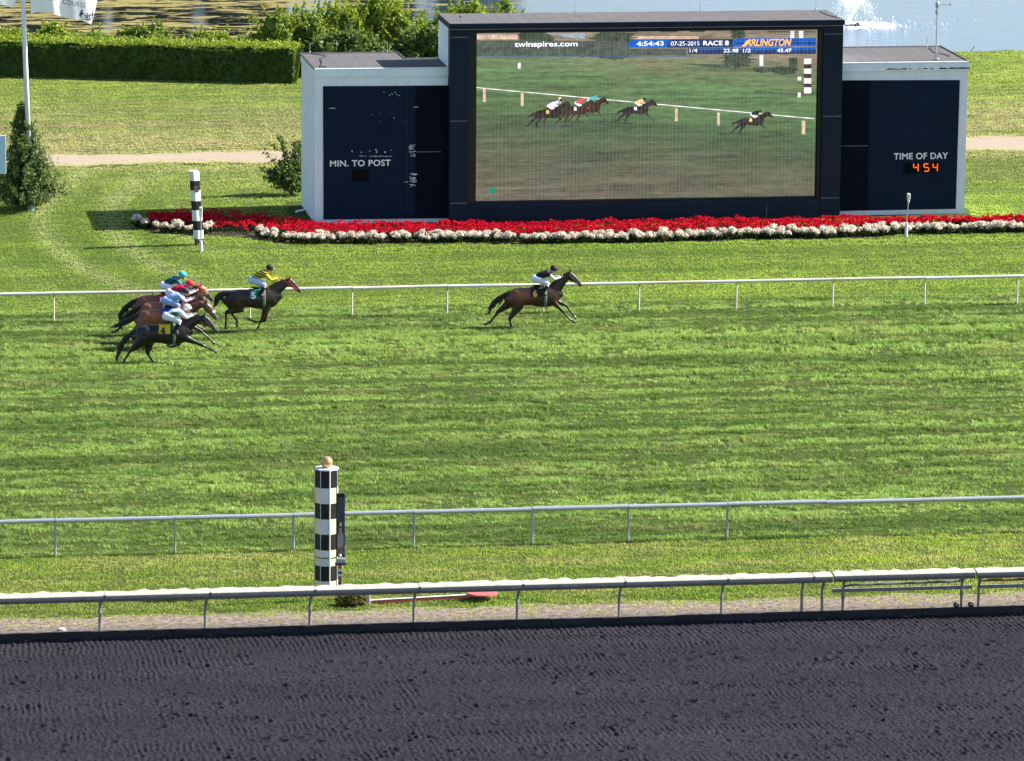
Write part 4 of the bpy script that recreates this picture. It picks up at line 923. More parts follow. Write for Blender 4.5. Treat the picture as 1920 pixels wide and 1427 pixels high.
sg = empty('sign_board', (sgp.x-1.6, 217.0, 0), 'plain pale sign board seen from its shaded face beside the evergreen', 'sign')
t = MB(); t.bevbox((0, -.03, sgp.z), (1.6, .03, sgt.z), mat('shade tinted white sign back', (0.50, 0.66, 0.80), .5, .06, 3), .01); t.build('board', sg)  # white board, its bluish shade put into the base colour
for x in (.15, .7):
    t = MB(); t.tube([(x, .06, -.02), (x, .06, sgt.z-.1)], .04, M['grey_metal'], 10); t.build('post', sg)

# ------------------------------------------------------------------ foliage
def leaf_mat(name, dark, light, tip, tr=0.4):
    k = NT(name); isl = k.n('ShaderNodeNewGeometry').outputs['Random Per Island']
    c = k.mix(k.ramp(isl, [(0.0, 0.0), (0.85, 1.0)]), dark, light); c = k.mix(k.math('MULTIPLY', k.noise(k.pos(), 1.3, 3), 0.55), c, tip)
    d = k.n('ShaderNodeBsdfDiffuse', Color=c); t_ = k.n('ShaderNodeBsdfTranslucent', Color=k.mix(0.4, c, (0.20, 0.26, 0.02))); g_ = k.n('ShaderNodeBsdfGlossy', Color=(0.8, 0.8, 0.8), Roughness=0.5)
    m1 = k.n('ShaderNodeMixShader', _0=tr, _1=d, _2=t_); return k.surf(k.n('ShaderNodeMixShader', _0=0.018, _1=m1, _2=g_))
def leaf_faces(C, N_, s, r, asp=0.55):
    n = len(C); a = r.normal(size=(n, 3)); a -= (a*N_).sum(1)[:, None]*N_; a /= np.linalg.norm(a, axis=1)[:, None]+1e-9; b = np.cross(N_, a)
    s = (s*r.uniform(0.6, 1.35, n))[:, None]
    P = np.stack([C-a*s, C+b*s*asp, C+a*s, C-b*s*asp], 1).reshape(-1, 3); i = np.arange(n)[:, None]*4
    return P, i+np.array([0, 1, 2, 3])
def cloud(ells, n, s, seed, shell=0.55, up=0.25):
    """leaves spread through overlapping ellipsoids, denser towards each one's skin"""
    r = np.random.default_rng(seed); vol = np.array([e[3]*e[4]*e[5] for e in ells]); w = (vol**0.75)/np.sum(vol**0.75); C = []; NN = []
    for e, q in zip(ells, w):
        m = max(3, int(n*q)); d = r.normal(size=(m, 3)); d /= np.linalg.norm(d, axis=1)[:, None]; rad = r.uniform(0, 1, m)**(shell*0.5)
        rad *= 1+0.25*(vnoise(d[:, 0]*3+9, d[:, 1]*3+d[:, 2]*2+9, seed)-0.5)*2
        C.append(np.array(e[:3])+d*rad[:, None]*np.array(e[3:6])); q_ = d+r.normal(size=(m, 3))*0.8+np.array([0, 0, up]); NN.append(q_/np.linalg.norm(q_, axis=1)[:, None])
    return leaf_faces(np.concatenate(C), np.concatenate(NN), s, r)
def shoots(ells, n, ln, s, seed):
    """upright sprays that break the outline: short runs of leaves along a rising stem"""
    r = np.random.default_rng(seed); C = []; NN = []
    for _ in range(n):
        e = ells[r.integers(len(ells))]; d = r.normal(size=3); d[2] = abs(d[2])+0.25; d /= np.linalg.norm(d); p = np.array(e[:3])+d*np.array(e[3:6])*0.9
        g_ = d*np.array([1, 1, 0.6])+np.array([0, 0, 0.9])+r.normal(size=3)*0.25; g_ /= np.linalg.norm(g_); L = ln*r.uniform(0.4, 1.2); k_ = int(7+L*14)
        tt = np.linspace(0, 1, k_); pts = p+g_*(tt*L)[:, None]+r.normal(size=(k_, 3))*(0.05*(1.2-tt))[:, None]; C.append(pts); q = r.normal(size=(k_, 3)); NN.append(q/np.linalg.norm(q, axis=1)[:, None])
    return leaf_faces(np.concatenate(C), np.concatenate(NN), s, r)
def merge(*pf):
    o = 0; V_ = []; F_ = []
    for p, f in pf: V_.append(p); F_.append(f+o); o += len(p)
    return np.concatenate(V_), np.concatenate(F_)
L_hedge = leaf_mat('clipped hedge leaves', (0.016, 0.048, 0.010), (0.085, 0.165, 0.026), (0.14, 0.20, 0.035), 0.3)
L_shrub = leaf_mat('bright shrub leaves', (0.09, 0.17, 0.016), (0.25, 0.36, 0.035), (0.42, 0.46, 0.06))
L_shrub2 = leaf_mat('mixed shrub leaves', (0.06, 0.13, 0.016), (0.18, 0.29, 0.035), (0.34, 0.37, 0.06))
L_shrub3 = leaf_mat('dark shrub leaves', (0.028, 0.070, 0.020), (0.085, 0.150, 0.036), (0.20, 0.25, 0.06), 0.3)
L_arb = leaf_mat('evergreen sprays', (0.022, 0.058, 0.016), (0.085, 0.150, 0.036), (0.15, 0.18, 0.055), 0.25)
L_far = leaf_mat('far wood leaves', (0.020, 0.035, 0.012), (0.055, 0.075, 0.02), (0.08, 0.09, 0.03), 0.2)
def hedge():
    a, b_ = G(-620, 126), G(551, 157); d = (b_-a).normalized(); nrm = Vector((-d.y, d.x, 0)); Ln = (b_-a).length; H_, W_ = 1.62, 2.1
    o = empty('hedge', a, 'long clipped dark green hedge with sunlit top before the pond', 'hedge')
    r = np.random.default_rng(31); n = 125000; side = r.choice(3, n, p=[0.56, 0.36, 0.08]); u = r.uniform(0, Ln, n); w = r.uniform(0, 1, n)
    hh = H_+0.10*(vnoise(u*0.9, u*0+3, 2)-0.5)
    dep = r.exponential(0.06, n)-0.06
    x = np.where(side == 2, Ln-dep, u); y = np.where(side == 0, dep+0.34*(vnoise(u*1.9, w*3.2, 6)-0.5)+0.16*(vnoise(u*5, w*7, 16)-0.5), w*W_); z = np.where(side == 1, hh-dep+0.16*(vnoise(u*2.5, w*4, 7)-0.35), w*hh)
    nn = np.stack([np.where(side == 2, 1.0, 0), np.where(side == 0, -1.0, 0), np.where(side == 1, 1.0, 0.25)], 1)+r.normal(size=(n, 3))*0.65; nn /= np.linalg.norm(nn, axis=1)[:, None]
    gap = (vnoise(u*1.1, w*2.2+40, 9) > 0.22) | (r.uniform(size=n) < 0.35)
    D, Nn = np.array(d), np.array(nrm); C = x[:, None]*D+y[:, None]*Nn; C[:, 2] = z; N3 = nn[:, :1]*D+nn[:, 1:2]*Nn; N3[:, 2] = nn[:, 2]
    p, f = leaf_faces(C[gap], N3[gap], 0.088, r, 0.6); link('foliage', npmesh('foliage', p, f, L_hedge), o)
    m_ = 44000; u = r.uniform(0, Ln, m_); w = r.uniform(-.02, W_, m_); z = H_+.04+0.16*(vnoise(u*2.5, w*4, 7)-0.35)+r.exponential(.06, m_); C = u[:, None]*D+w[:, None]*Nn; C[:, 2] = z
    nn = r.normal(size=(m_, 3))*.7+np.array([0, 0, .6]); nn /= np.linalg.norm(nn, axis=1)[:, None]; p, f = leaf_faces(C, nn, .07, r, .6); link('sunlit_tint', npmesh('sunlit_tint', p, f, L_shrub), o)  # brighter leaf layer: the sunlit band on top, put into the leaf colour
    t = MB(); q = [Vector((0, 0, 0))+nrm*.14, d*(Ln-.14)+nrm*.14, d*(Ln-.14)+nrm*(W_-.14), nrm*(W_-.14)]
    t.add([(*v.xy, -.02) for v in q]+[(*v.xy, H_-.18) for v in q], [(0,3,2,1),(4,5,6,7),(0,1,5,4),(1,2,6,5),(2,3,7,6),(3,0,4,7)], mat('hedge wood', (0.020, 0.022, 0.012), 0.9, 0.4, 6)); t.build('branches', o)
    # bare brown twigs where the top has died back
    t = MB(); rr_ = random.Random(5)
    for uu in [Ln*.66+rr_.gauss(0, .35) for _ in range(60)]+[Ln*.86+rr_.gauss(0, .5) for _ in range(110)]+[Ln-.2+rr_.gauss(0, .2) for _ in range(40)]:
        uu = min(uu, Ln+.02)
        p0 = d*uu+nrm*rr_.uniform(-.06, .7); z0 = H_*rr_.uniform(.62, 1.0); t.tube([(p0.x, p0.y, z0), (p0.x+rr_.uniform(-.2, .2), p0.y+rr_.uniform(-.12, .1), z0+rr_.uniform(.05, .22))], .012, M['dead_twig'], 3, cap=False)
    t.build('dead_twigs', o)
M['dead_twig'] = mat('dead twig', (0.20, 0.12, 0.10), 0.9, 0.3, 9, 0)
hedge()
def shrub(name, label, px0, px1, ytop, Y, m, seed, n, s=0.10, sh=0, sl=0.8, group='shrubs along the pond bank', depth=1.6, zb=0.0):
    ytop -= 5; s *= 1.2; x0, x1 = V(px0, 60, Y).x, V(px1, 60, Y).x; zt = V((px0+px1)/2, ytop, Y).z; w = x1-x0; r = random.Random(seed); cx = (x0+x1)/2
    o = empty(name, (cx, Y, zb), label, 'shrub', group); ells = []; k_ = max(4, int(w*2.2)); hz = zt-zb
    for i in range(k_):
        u = (i+.5)/k_*2-1; hgt = hz*(1-0.35*u*u)*r.uniform(.75, 1.02); rw_ = r.uniform(.42, .7)*min(1.1, w/3)
        for q in range(2):
            rz = hgt*r.uniform(.25, .36); ells.append((u*w/2*.88+r.uniform(-.2, .2), r.uniform(-.5, .5)*depth*(1-.5*q), (hgt-rz)*(1 if q else .5), rw_, rw_*1.1, rz))
    pf = [cloud(ells, int(n*1.25), s, seed)]
    if sh: pf.append(shoots(ells, sh, sl, s*.8, seed+1))
    p, f = merge(*pf); p[:, 2] = np.maximum(p[:, 2], 0.0); link('crown', npmesh('crown', p, f, m), o)
    t = MB()
    for i in range(5): x = r.uniform(-.3, .3)*w; t.tube([(x*.6, r.uniform(-.2, .2), -.03), (x, r.uniform(-.3, .3), hz*.6)], [.05, .02], M['bark'], 6)
    t.build('stem', o); return o
shrub('shrub', 'bright yellow green shrub at the pond edge left of the flagpole', -60, 42, 38, 269.6, L_shrub, 1, 5200, 0.10, 26, .5)
shrub('shrub', 'bright yellow green rounded shrub just right of the flagpole behind the hedge', 62, 145, 46, 269.0, L_shrub, 2, 5200, 0.11, 26, .5)
shrub('shrub', 'low spreading green shrub behind the middle of the hedge', 130, 232, 61, 268.2, L_shrub2, 3, 4200, 0.10, 30, .5)
shrub('shrub', 'taller leafy green shrub behind the hedge below the algae patch', 218, 322, 52, 268.0, L_shrub2, 4, 5200, 0.10, 50, .6)
shrub('shrub', 'low bright shrub with upright shoots behind the right part of the hedge', 350, 440, 60, 267.2, L_shrub, 5, 4200, 0.10, 50, .6)
shrub('shrub', 'small round shrub at the waterline between the hedge and the tall thicket', 432, 474, 66, 266.8, L_shrub2, 6, 2600, 0.10, 18, .5)
grp = 'tall thicket behind the scoreboard'
shrub('tall_shrub', 'sprawling green shrub with arching shoots beside the end of the hedge', 478, 612, 22, 263.8, L_shrub2, 11, 13000, 0.11, 110, 1.0, grp, 2.2)
shrub('tall_shrub', 'yellow green tall shrub behind the left roof corner of the scoreboard', 555, 690, 6, 264.8, L_shrub, 12, 15000, 0.11, 150, 1.1, grp, 2.2)
shrub('tall_shrub', 'bright feathery tall shrub behind the middle of the low roof', 645, 790, -2, 265.6, L_shrub, 13, 15000, 0.11, 150, 1.1, grp, 2.2)
shrub('tall_shrub', 'dark glossy shrub tucked against the scoreboard tower', 730, 860, 40, 262.6, L_shrub3, 14, 14000, 0.10, 50, .6, grp, 2.0)
shrub('tall_shrub', 'mid green shrub showing low above the back edge of the low roof', 575, 735, 62, 262.0, L_shrub3, 15, 12000, 0.10, 70, .7, grp, 1.6)
shrub('tall_shrub', 'bright green shrub peeping over the left end of the tower roof', 790, 940, -1, 266.5, L_shrub, 16, 12000, 0.11, 90, .8, grp, 2.0)
shrub('tall_shrub', 'low green shrub peeping over the tower roof beside the antenna', 900, 1000, 6, 267.2, L_shrub2, 17, 6000, 0.11, 40, .6, grp, 1.6)
# conical evergreen round the foot of the flagpole
def evergreen():
    g_ = G(45, 391)+Vector((0, -.35, 0)); o = empty('evergreen', g_, 'small dark conical evergreen growing round the flagpole', 'tree'); r = np.random.default_rng(17); H_ = V(48, 196, g_.y).z; C = []; NN = []
    for i in range(520):
        zf_ = r.uniform(0.03, 1.0)**1.15; an = r.uniform(0, 2*math.pi); rad = 1.75*(1-zf_)**0.95*(0.45+0.72*r.uniform()**1.5)+.07+(.10 if zf_ < .12 else 0)
        base = np.array([0.05*math.sin(zf_*5), 0, zf_*H_*.97]); dirn = np.array([math.cos(an), math.sin(an), .35]); m = int(26+44*(1-zf_)); tt = r.uniform(.25, 1, m)
        pts = base+dirn*(tt*rad)[:, None]+r.normal(size=(m, 3))*np.array([.07, .07, .11]); C.append(pts); q = dirn+r.normal(size=(m, 3))*.7; NN.append(q/np.linalg.norm(q, axis=1)[:, None])
    p, f = leaf_faces(np.concatenate(C), np.concatenate(NN), .075, r, .42); p[:, 2] = np.maximum(p[:, 2], .03); link('crown', npmesh('crown', p, f, L_arb), o)
    t = MB(); t.tube([(0, 0, -.03), (.03, 0, H_*.5), (.0, 0, H_*.95)], [.09, .06, .015], M['bark'], 8); t.build('trunk', o)
evergreen()
# loose bush at the scoreboard corner
def corner_bush():
    g_ = G(548, 366); o = empty('corner_bush', g_, 'loose dark green bush leaning on the white corner of the scoreboard', 'bush'); hz = V(524, 250, g_.y).z
    ells = [(-.15, 0, 1.0, .75, .7, .75), (.25, .2, 1.35, .5, .6, .7), (-.55, .1, .8, .55, .5, .5), (.1, -.1, .55, .8, .6, .45), (-.9, 0, .95, .3, .3, .25), (.35, .3, 2.0, .28, .3, .45)]
    r = np.random.default_rng(3); C = []; NN = []
    for (p0, p1, k_) in [((-.1, 0, 1.4), (-.62, 0, hz), 150), ((-.4, 0, 1.0), (-1.35, -.1, 1.15), 70), ((-.3, 0, 1.2), (-1.2, 0, 1.85), 60), ((-.3, 0, .8), (-1.25, -.1, .75), 60), ((.2, 0, 1.5), (.1, .2, 2.5), 70), ((0, 0, 1.5), (-.9, .1, 2.2), 45)]:
        tt = r.uniform(0, 1, k_); C.append(np.array(p0)+(np.array(p1)-np.array(p0))*tt[:, None]+r.normal(size=(k_, 3))*.07); q = r.normal(size=(k_, 3)); NN.append(q/np.linalg.norm(q, axis=1)[:, None])
    pf = leaf_faces(np.concatenate(C), np.concatenate(NN), .08, r); p, f = merge(cloud(ells, 2900, .085, 8, .8), pf); link('crown', npmesh('crown', p, f, L_shrub3), o)
    t = MB()
    for e in [(-.1, 0, 1.4), (-.6, 0, hz*.95), (-1.1, 0, 1.1), (.3, .2, 2.0), (-1.0, 0, 1.7)]: t.tube([(0, 0, -.03), (e[0]*.4, e[1]*.4, e[2]*.5), e], [.04, .03, .01], M['bark'], 6)
    t.build('stem', o)
corner_bush()
g_ = G(658, 1137); o = empty('low_bush', g_, 'scrubby little bush by the foot of the finish post', 'bush')
p, f = cloud([(-.2, .1, .16, .25, .2, .2), (.1, .05, .18, .3, .22, .22), (.3, .1, .14, .2, .2, .17)], 1500, .045, 5); p[:, 2] = np.maximum(p[:, 2], .0); link('crown', npmesh('crown', p, f, leaf_mat('scrubby leaves', (0.04, 0.05, 0.015), (0.13, 0.13, 0.03), (0.24, 0.17, 0.07))), o)
t = MB()
for a in (-.15, 0, .2): t.tube([(a*.5, .05, -.02), (a, .05, .25)], .012, M['bark'], 5)
t.build('stem', o)
# wood beyond the pond: out of the frame, but its dark reflection lies on the water
ells = []; r = random.Random(77)
for x in np.arange(-40, 55, 2.9):
    if r.random() < .16: continue
    # gaps between the trees leave streaks of sky in the water
    hgt = r.uniform(12, 19) if x < 44 else r.uniform(6, 12)
    for q in range(5): ells.append((x+r.uniform(-1.2, 1.2), 335+r.uniform(-3, 3), hgt*(.12+.19*q), r.uniform(1.1, 2.3), 2.0, hgt*.17))
p, f = cloud(ells, 60000, .55, 9)
tag(link('far_wood', npmesh('far_wood', p, f, L_far)), 'dark wood on the far bank mirrored in the pond', 'trees', kind='stuff')

# ------------------------------------------------------------------ flower bed
bx = np.arange(bx0, bx1, 0.3); vs = []
for x in bx: vs += [(x, bedF(x)-.05, .02), (x, bedB(x)+.05, .02)]
tag(link('flower_bed_soil', npmesh('flower_bed_soil', np.array(vs), [(2*i, 2*i+2, 2*i+3, 2*i+1) for i in range(len(bx)-1)], M['soil'])), kind='structure')
def petal_mat(name, a, b_, tr=.3):
    k = NT(name); isl = k.n('ShaderNodeNewGeometry').outputs['Random Per Island']; c = k.mix(isl, a, b_)
    return k.surf(k.n('ShaderNodeMixShader', _0=tr, _1=k.n('ShaderNodeBsdfDiffuse', Color=c), _2=k.n('ShaderNodeBsdfTranslucent', Color=c)))
m_red = petal_mat('red petals', (0.32, 0.005, 0.014), (0.66, 0.016, 0.040)); m_fl = petal_mat('flower leaves', (0.02, 0.035, 0.012), (0.05, 0.075, 0.02)); m_white = petal_mat('cream petals', (0.55, 0.47, 0.37), (0.92, 0.86, 0.77))
r = np.random.default_rng(41); n = 90000; x = r.uniform(bx0+.6, bx1, n); f0 = np.interp(x, bx, [bedF(q) for q in bx]); b0 = np.interp(x, bx, [bedB(q) for q in bx])
wd_ = np.minimum(1.05, 0.45*(b0-f0)); xg0, xg1 = V(400, 441, 211.5).x, V(468, 446, 211.0).x
wd_ = np.where((x > xg0) & (x < xg1), 0.15, wd_)+0.3*(vnoise(x*0.8, x*0+2, 3)-0.5)
y = f0+wd_+(b0-f0-wd_)*r.uniform(0, 1, n)
hm = 0.24+0.20*vnoise(x*2.4, y*2.4, 17)+0.12*vnoise(x*5.5, y*5.5, 18)
low = r.uniform(size=n) < 0.30; z = np.where(low, hm*r.uniform(.15, .8, n), hm*r.uniform(.86, 1.10, n)); nn = r.normal(size=(n, 3))*.75+np.array([0, -.25, .8]); nn /= np.linalg.norm(nn, axis=1)[:, None]
keep = b0-f0 > 0.3; dead = vnoise(x*3.1, y*3.1, 29) < 0.16
hide = vnoise(x*7, y*7, 22) < 0.26
isred = (~low) & keep & ~dead & ~hide
C = np.stack([x, y, z], 1)
p, f = leaf_faces(C[isred], nn[isred], .042, r, .75); tag(link('red_flowers', npmesh('red_flowers', p, f, m_red)), 'mass of red bedding flowers filling the back of the flower bed', 'flowers', kind='stuff')
p, f = leaf_faces(C[low & keep], nn[low & keep], .05, r, .6); tag(link('flower_foliage', npmesh('flower_foliage', p, f, m_fl)), 'dark foliage between the red bedding flowers', 'foliage', kind='stuff')
protos = []
for s_ in range(6):
    rr_ = np.random.default_rng(100+s_); ells = [(rr_.uniform(-.09, .09), rr_.uniform(-.09, .09), rr_.uniform(.20, .30), rr_.uniform(.08, .13), rr_.uniform(.08, .13), rr_.uniform(.07, .11)) for _ in range(6)]
    protos.append((npmesh('blossom', *cloud(ells, 270, .034, 60+s_, .5, .5), m_white), npmesh('leaves', *cloud([(0, 0, .12, .17, .17, .12)], 110, .05, 80+s_), m_fl)))
pr = random.Random(12); xq = bx0+.15; nW = 0
while xq < 56:
    wloc = min(1.05, .45*(bedB(xq)-bedF(xq)))
    if not (xg0-.1 < xq < xg1+.05):
        for row in range(2 if wloc > .5 else 1):
            if pr.random() < .10: continue
            X_ = xq+pr.uniform(-.08, .08)+row*.15; Y_ = bedF(xq)+.22+row*.36+pr.uniform(-.08, .1); a_, b_ = protos[pr.randrange(6)]
            o = bpy.data.objects.new('white_flower', a_); col.objects.link(o); o.location = (X_, Y_, .02); o.rotation_euler[2] = pr.uniform(0, 6.28); sc = pr.uniform(.9, 1.35); o.scale = (sc*1.08, sc, sc*pr.uniform(.9, 1.15))
            tag(o, 'cream white bedding flower clump edging the front of the red flower bed', 'flower', 'white flowers edging the bed'); l_ = bpy.data.objects.new('leaves', b_); col.objects.link(l_); l_.parent = o; nW += 1
    xq += .33
# ------------------------------------------------------------------ fountain
fg = G(1602, 50, -.22); fo_ = empty('fountain', (fg.x, fg.y, -.22), 'white fountain jet splashing in the pond behind the tower', 'fountain')
k = NT('spray'); sp_m = k.surf(k.n('ShaderNodeMixShader', _0=.5, _1=k.n('ShaderNodeBsdfDiffuse', Color=(.85, .88, .92)), _2=k.n('ShaderNodeBsdfTranslucent', Color=(.85, .88, .92))))
r = np.random.default_rng(6)
n = 1500; zz_ = r.uniform(0, 1, n); C = np.stack([-.38+r.normal(size=n)*(.07+.10*zz_), r.normal(size=n)*.25, .3+zz_*5.5], 1)
def drops(C, s, name):
    nn = r.normal(size=C.shape); nn /= np.linalg.norm(nn, axis=1)[:, None]; p, f = leaf_faces(C, nn, s, r, .8); link(name, npmesh(name, p, f, sp_m), fo_)['kind'] = 'stuff'
drops(C, .05, 'jet')
n = 3400; an = r.integers(0, 11, n)*2*math.pi/11+r.normal(0, .05, n); tt = r.uniform(.05, 1, n); v = 1.0+r.normal(0, .10, n); rad = 1.35*v*tt; hz = 1.35*v*4*tt*(1-tt)+.05
drops(np.stack([-.3+rad*np.cos(an)+.3*tt, rad*np.sin(an), hz+r.normal(size=n)*.06], 1), .026, 'spray_arc')
n = 1700; rad = np.abs(r.normal(1.15, .35, n)); an = r.uniform(0, 2*math.pi, n); drops(np.stack([.5+rad*np.cos(an)*1.1, rad*np.sin(an), r.uniform(.0, .10, n)], 1), .06, 'foam')
n = 60; drops(np.stack([2.2+r.exponential(1.3, n), r.normal(size=n)*1.8+.8, r.uniform(0, .04, n)], 1), .05, 'foam')
t = MB(); t.tube([(-.6, -.3, .05), (.12, -.3, .1)], .10, M['dark_metal'], 10); t.ball((.12, -.3, .14), .13, M['dark_metal'], 10, 7); t.build('float', fo_)
# stray stick at the bank
p = G(1818, 96); t = MB(); t.tube([(p.x, p.y-.2, 0), (p.x+.25, p.y-.1, .28)], .02, M['bark'], 6); tag(t.build('bank_stake'), 'short dark stake leaning at the lawn edge by the pond', 'stake')

# ------------------------------------------------------------------ horses and riders
def loft(path, rv, rw, seg=14):
    """closed tube of elliptic rings: rv up-and-down, rw sideways"""
    P = [Vector(p) for p in path]; n = len(P); vs = []; fs = []; Yh = Vector((0, 1, 0))
    if not isinstance(rv, (list, tuple)): rv = [rv]*n
    if not isinstance(rw, (list, tuple)): rw = [rw]*n
    T = [(P[min(i+1, n-1)]-P[max(i-1, 0)]).normalized() for i in range(n)]
    rings = [(P[0]-T[0]*rv[0]*.6, T[0], rv[0]*.55, rw[0]*.55)]+[(P[i], T[i], rv[i], rw[i]) for i in range(n)]+[(P[-1]+T[-1]*rv[-1]*.6, T[-1], rv[-1]*.55, rw[-1]*.55)]
    for c, t, a, b in rings:
        side = (Yh-t*Yh.dot(t)); side = side.normalized() if side.length > .15 else t.cross(Vector((0, 0, 1))).normalized(); up = side.cross(t).normalized()
        for k in range(seg):
            an = 2*math.pi*k/seg; vs.append(c+side*b*math.cos(an)+up*a*math.sin(an))
    m = len(rings)
    for i in range(m-1):
        for k in range(seg): fs.append((i*seg+k, (i+1)*seg+k, (i+1)*seg+(k+1) % seg, i*seg+(k+1) % seg))
    vs.append(rings[0][0]-rings[0][1]*rings[0][2]*.5); vs.append(rings[-1][0]+rings[-1][1]*rings[-1][2]*.5); a, b = len(vs)-2, len(vs)-1
    for k in range(seg): fs.append((a, k, (k+1) % seg)); fs.append((b, (m-1)*seg+(k+1) % seg, (m-1)*seg+k))
    return vs, fs
def sphere(c, r, sc=(1, 1, 1), tilt=0):
    t = MB(); t.ball((0, 0, 0), r, None, 14, 10, sc); ct, st = math.cos(tilt), math.sin(tilt)
    return [(c[0]+x*ct+z*st, c[1]+y, c[2]-x*st+z*ct) for x, y, z in t.v], t.f
def fuse(name, pieces, voxel, smooth, m, it=4):
    """one continuous skin round all the pieces"""
    vs = []; fs = []
    for v, f in pieces: o = len(vs); vs += [tuple(p) for p in v]; fs += [tuple(i+o for i in q) for q in f]
    me = bpy.data.meshes.new('tmp'); me.from_pydata(vs, [], fs); bm = bmesh.new(); bm.from_mesh(me); bmesh.ops.recalc_face_normals(bm, faces=bm.faces); bm.to_mesh(me); bm.free()
    o = bpy.data.objects.new('tmp', me); col.objects.link(o); md = o.modifiers.new('r', 'REMESH'); md.mode = 'VOXEL'; md.voxel_size = voxel
    if smooth: sm = o.modifiers.new('s', 'SMOOTH'); sm.factor = .5; sm.iterations = it
    dg = bpy.context.evaluated_depsgraph_get(); out = bpy.data.meshes.new_from_object(o.evaluated_get(dg)); bpy.data.objects.remove(o); bpy.data.meshes.remove(me)
    out.name = name; out.materials.clear(); out.materials.append(m); out.polygons.foreach_set('use_smooth', [True]*len(out.polygons)); return out
def coat(me, fn):
    n = len(me.vertices); c = np.zeros(n*3, np.float32); me.vertices.foreach_get('co', c); c = c.reshape(-1, 3); out = np.ones((n, 4), np.float32); out[:, :3] = fn(c)
    a = me.color_attributes.new('coat', 'FLOAT_COLOR', 'POINT'); a.data.foreach_set('color', out.ravel())
def attr_mat(name, rough, spec, var=.25, scale=14, sheen=0.0):
    k = NT(name); at = k.n('ShaderNodeAttribute', dict(attribute_name='coat')).outputs[0]; f = k.noise(k.obj(), scale, 4)
    c = k.mix(1.0, at, k.mix(f, (1-var,)*3, (1+var,)*3), 'MULTIPLY'); return k.pbr(c, rough, k.bump(f, .12, .01), spec=spec)
m_coat = attr_mat('horse coat', .34, .38); m_cloth = attr_mat('racing clothing', .65, .25, .12, 20)
m_hair = mat('black horse hair', (0.012, 0.010, 0.010), .5, .4, 12, .3, 60); m_skin = mat('skin', (0.38, 0.20, 0.13), .55, .12, 10)
m_strap = mat('dark leather', (0.02, 0.014, 0.010), .5, .3, 9); m_girth = mat('grey green girth', (0.16, 0.19, 0.17), .7, .25, 12); m_redstrap = mat('red strap', (0.40, 0.02, 0.03), .6, .2, 9); m_sheep = mat('sheepskin', (0.78, 0.76, 0.72), .9, .1, 20, .6, 50)
m_eye = mat('eye', (0.01, 0.008, 0.006), .15, .1, 9, 0); m_goggle = mat('goggles', (0.05, 0.05, 0.06), .15, .2, 9, 0); m_iron = mat('stirrup iron', (0.5, 0.5, 0.5), .3, .1, 9, 0, metal=.7)
def Z0(zx): return (zx-760)/457.0*.96
TRUNK = [(450,575,695,.16),(500,510,765,.25),(560,485,790,.29),(640,466,785,.31),(720,458,745,.31),(800,462,735,.305),(900,464,742,.315),(1000,458,762,.325),(1100,445,772,.31),(1200,425,765,.28),(1290,438,735,.235),(1360,475,685,.175),(1405,535,630,.10)]
def trunk(dz, belly=0.0):
    out = []
    for zx, a, b, w in TRUNK:
        zt, zb = (1140-a)/450.0+dz, (1140-b)/450.0+dz-belly-.065; out.append((Z0(zx), (zt+zb)/2, (zt-zb)/2, w*.93))
    return out
def seg_dist(c, p, q):
    p, q = np.array(p), np.array(q); d = q-p; t = np.clip(((c-p)@d)/max(1e-9, d@d), 0, 1); return np.linalg.norm(c-(p+t[:, None]*d), axis=1), t
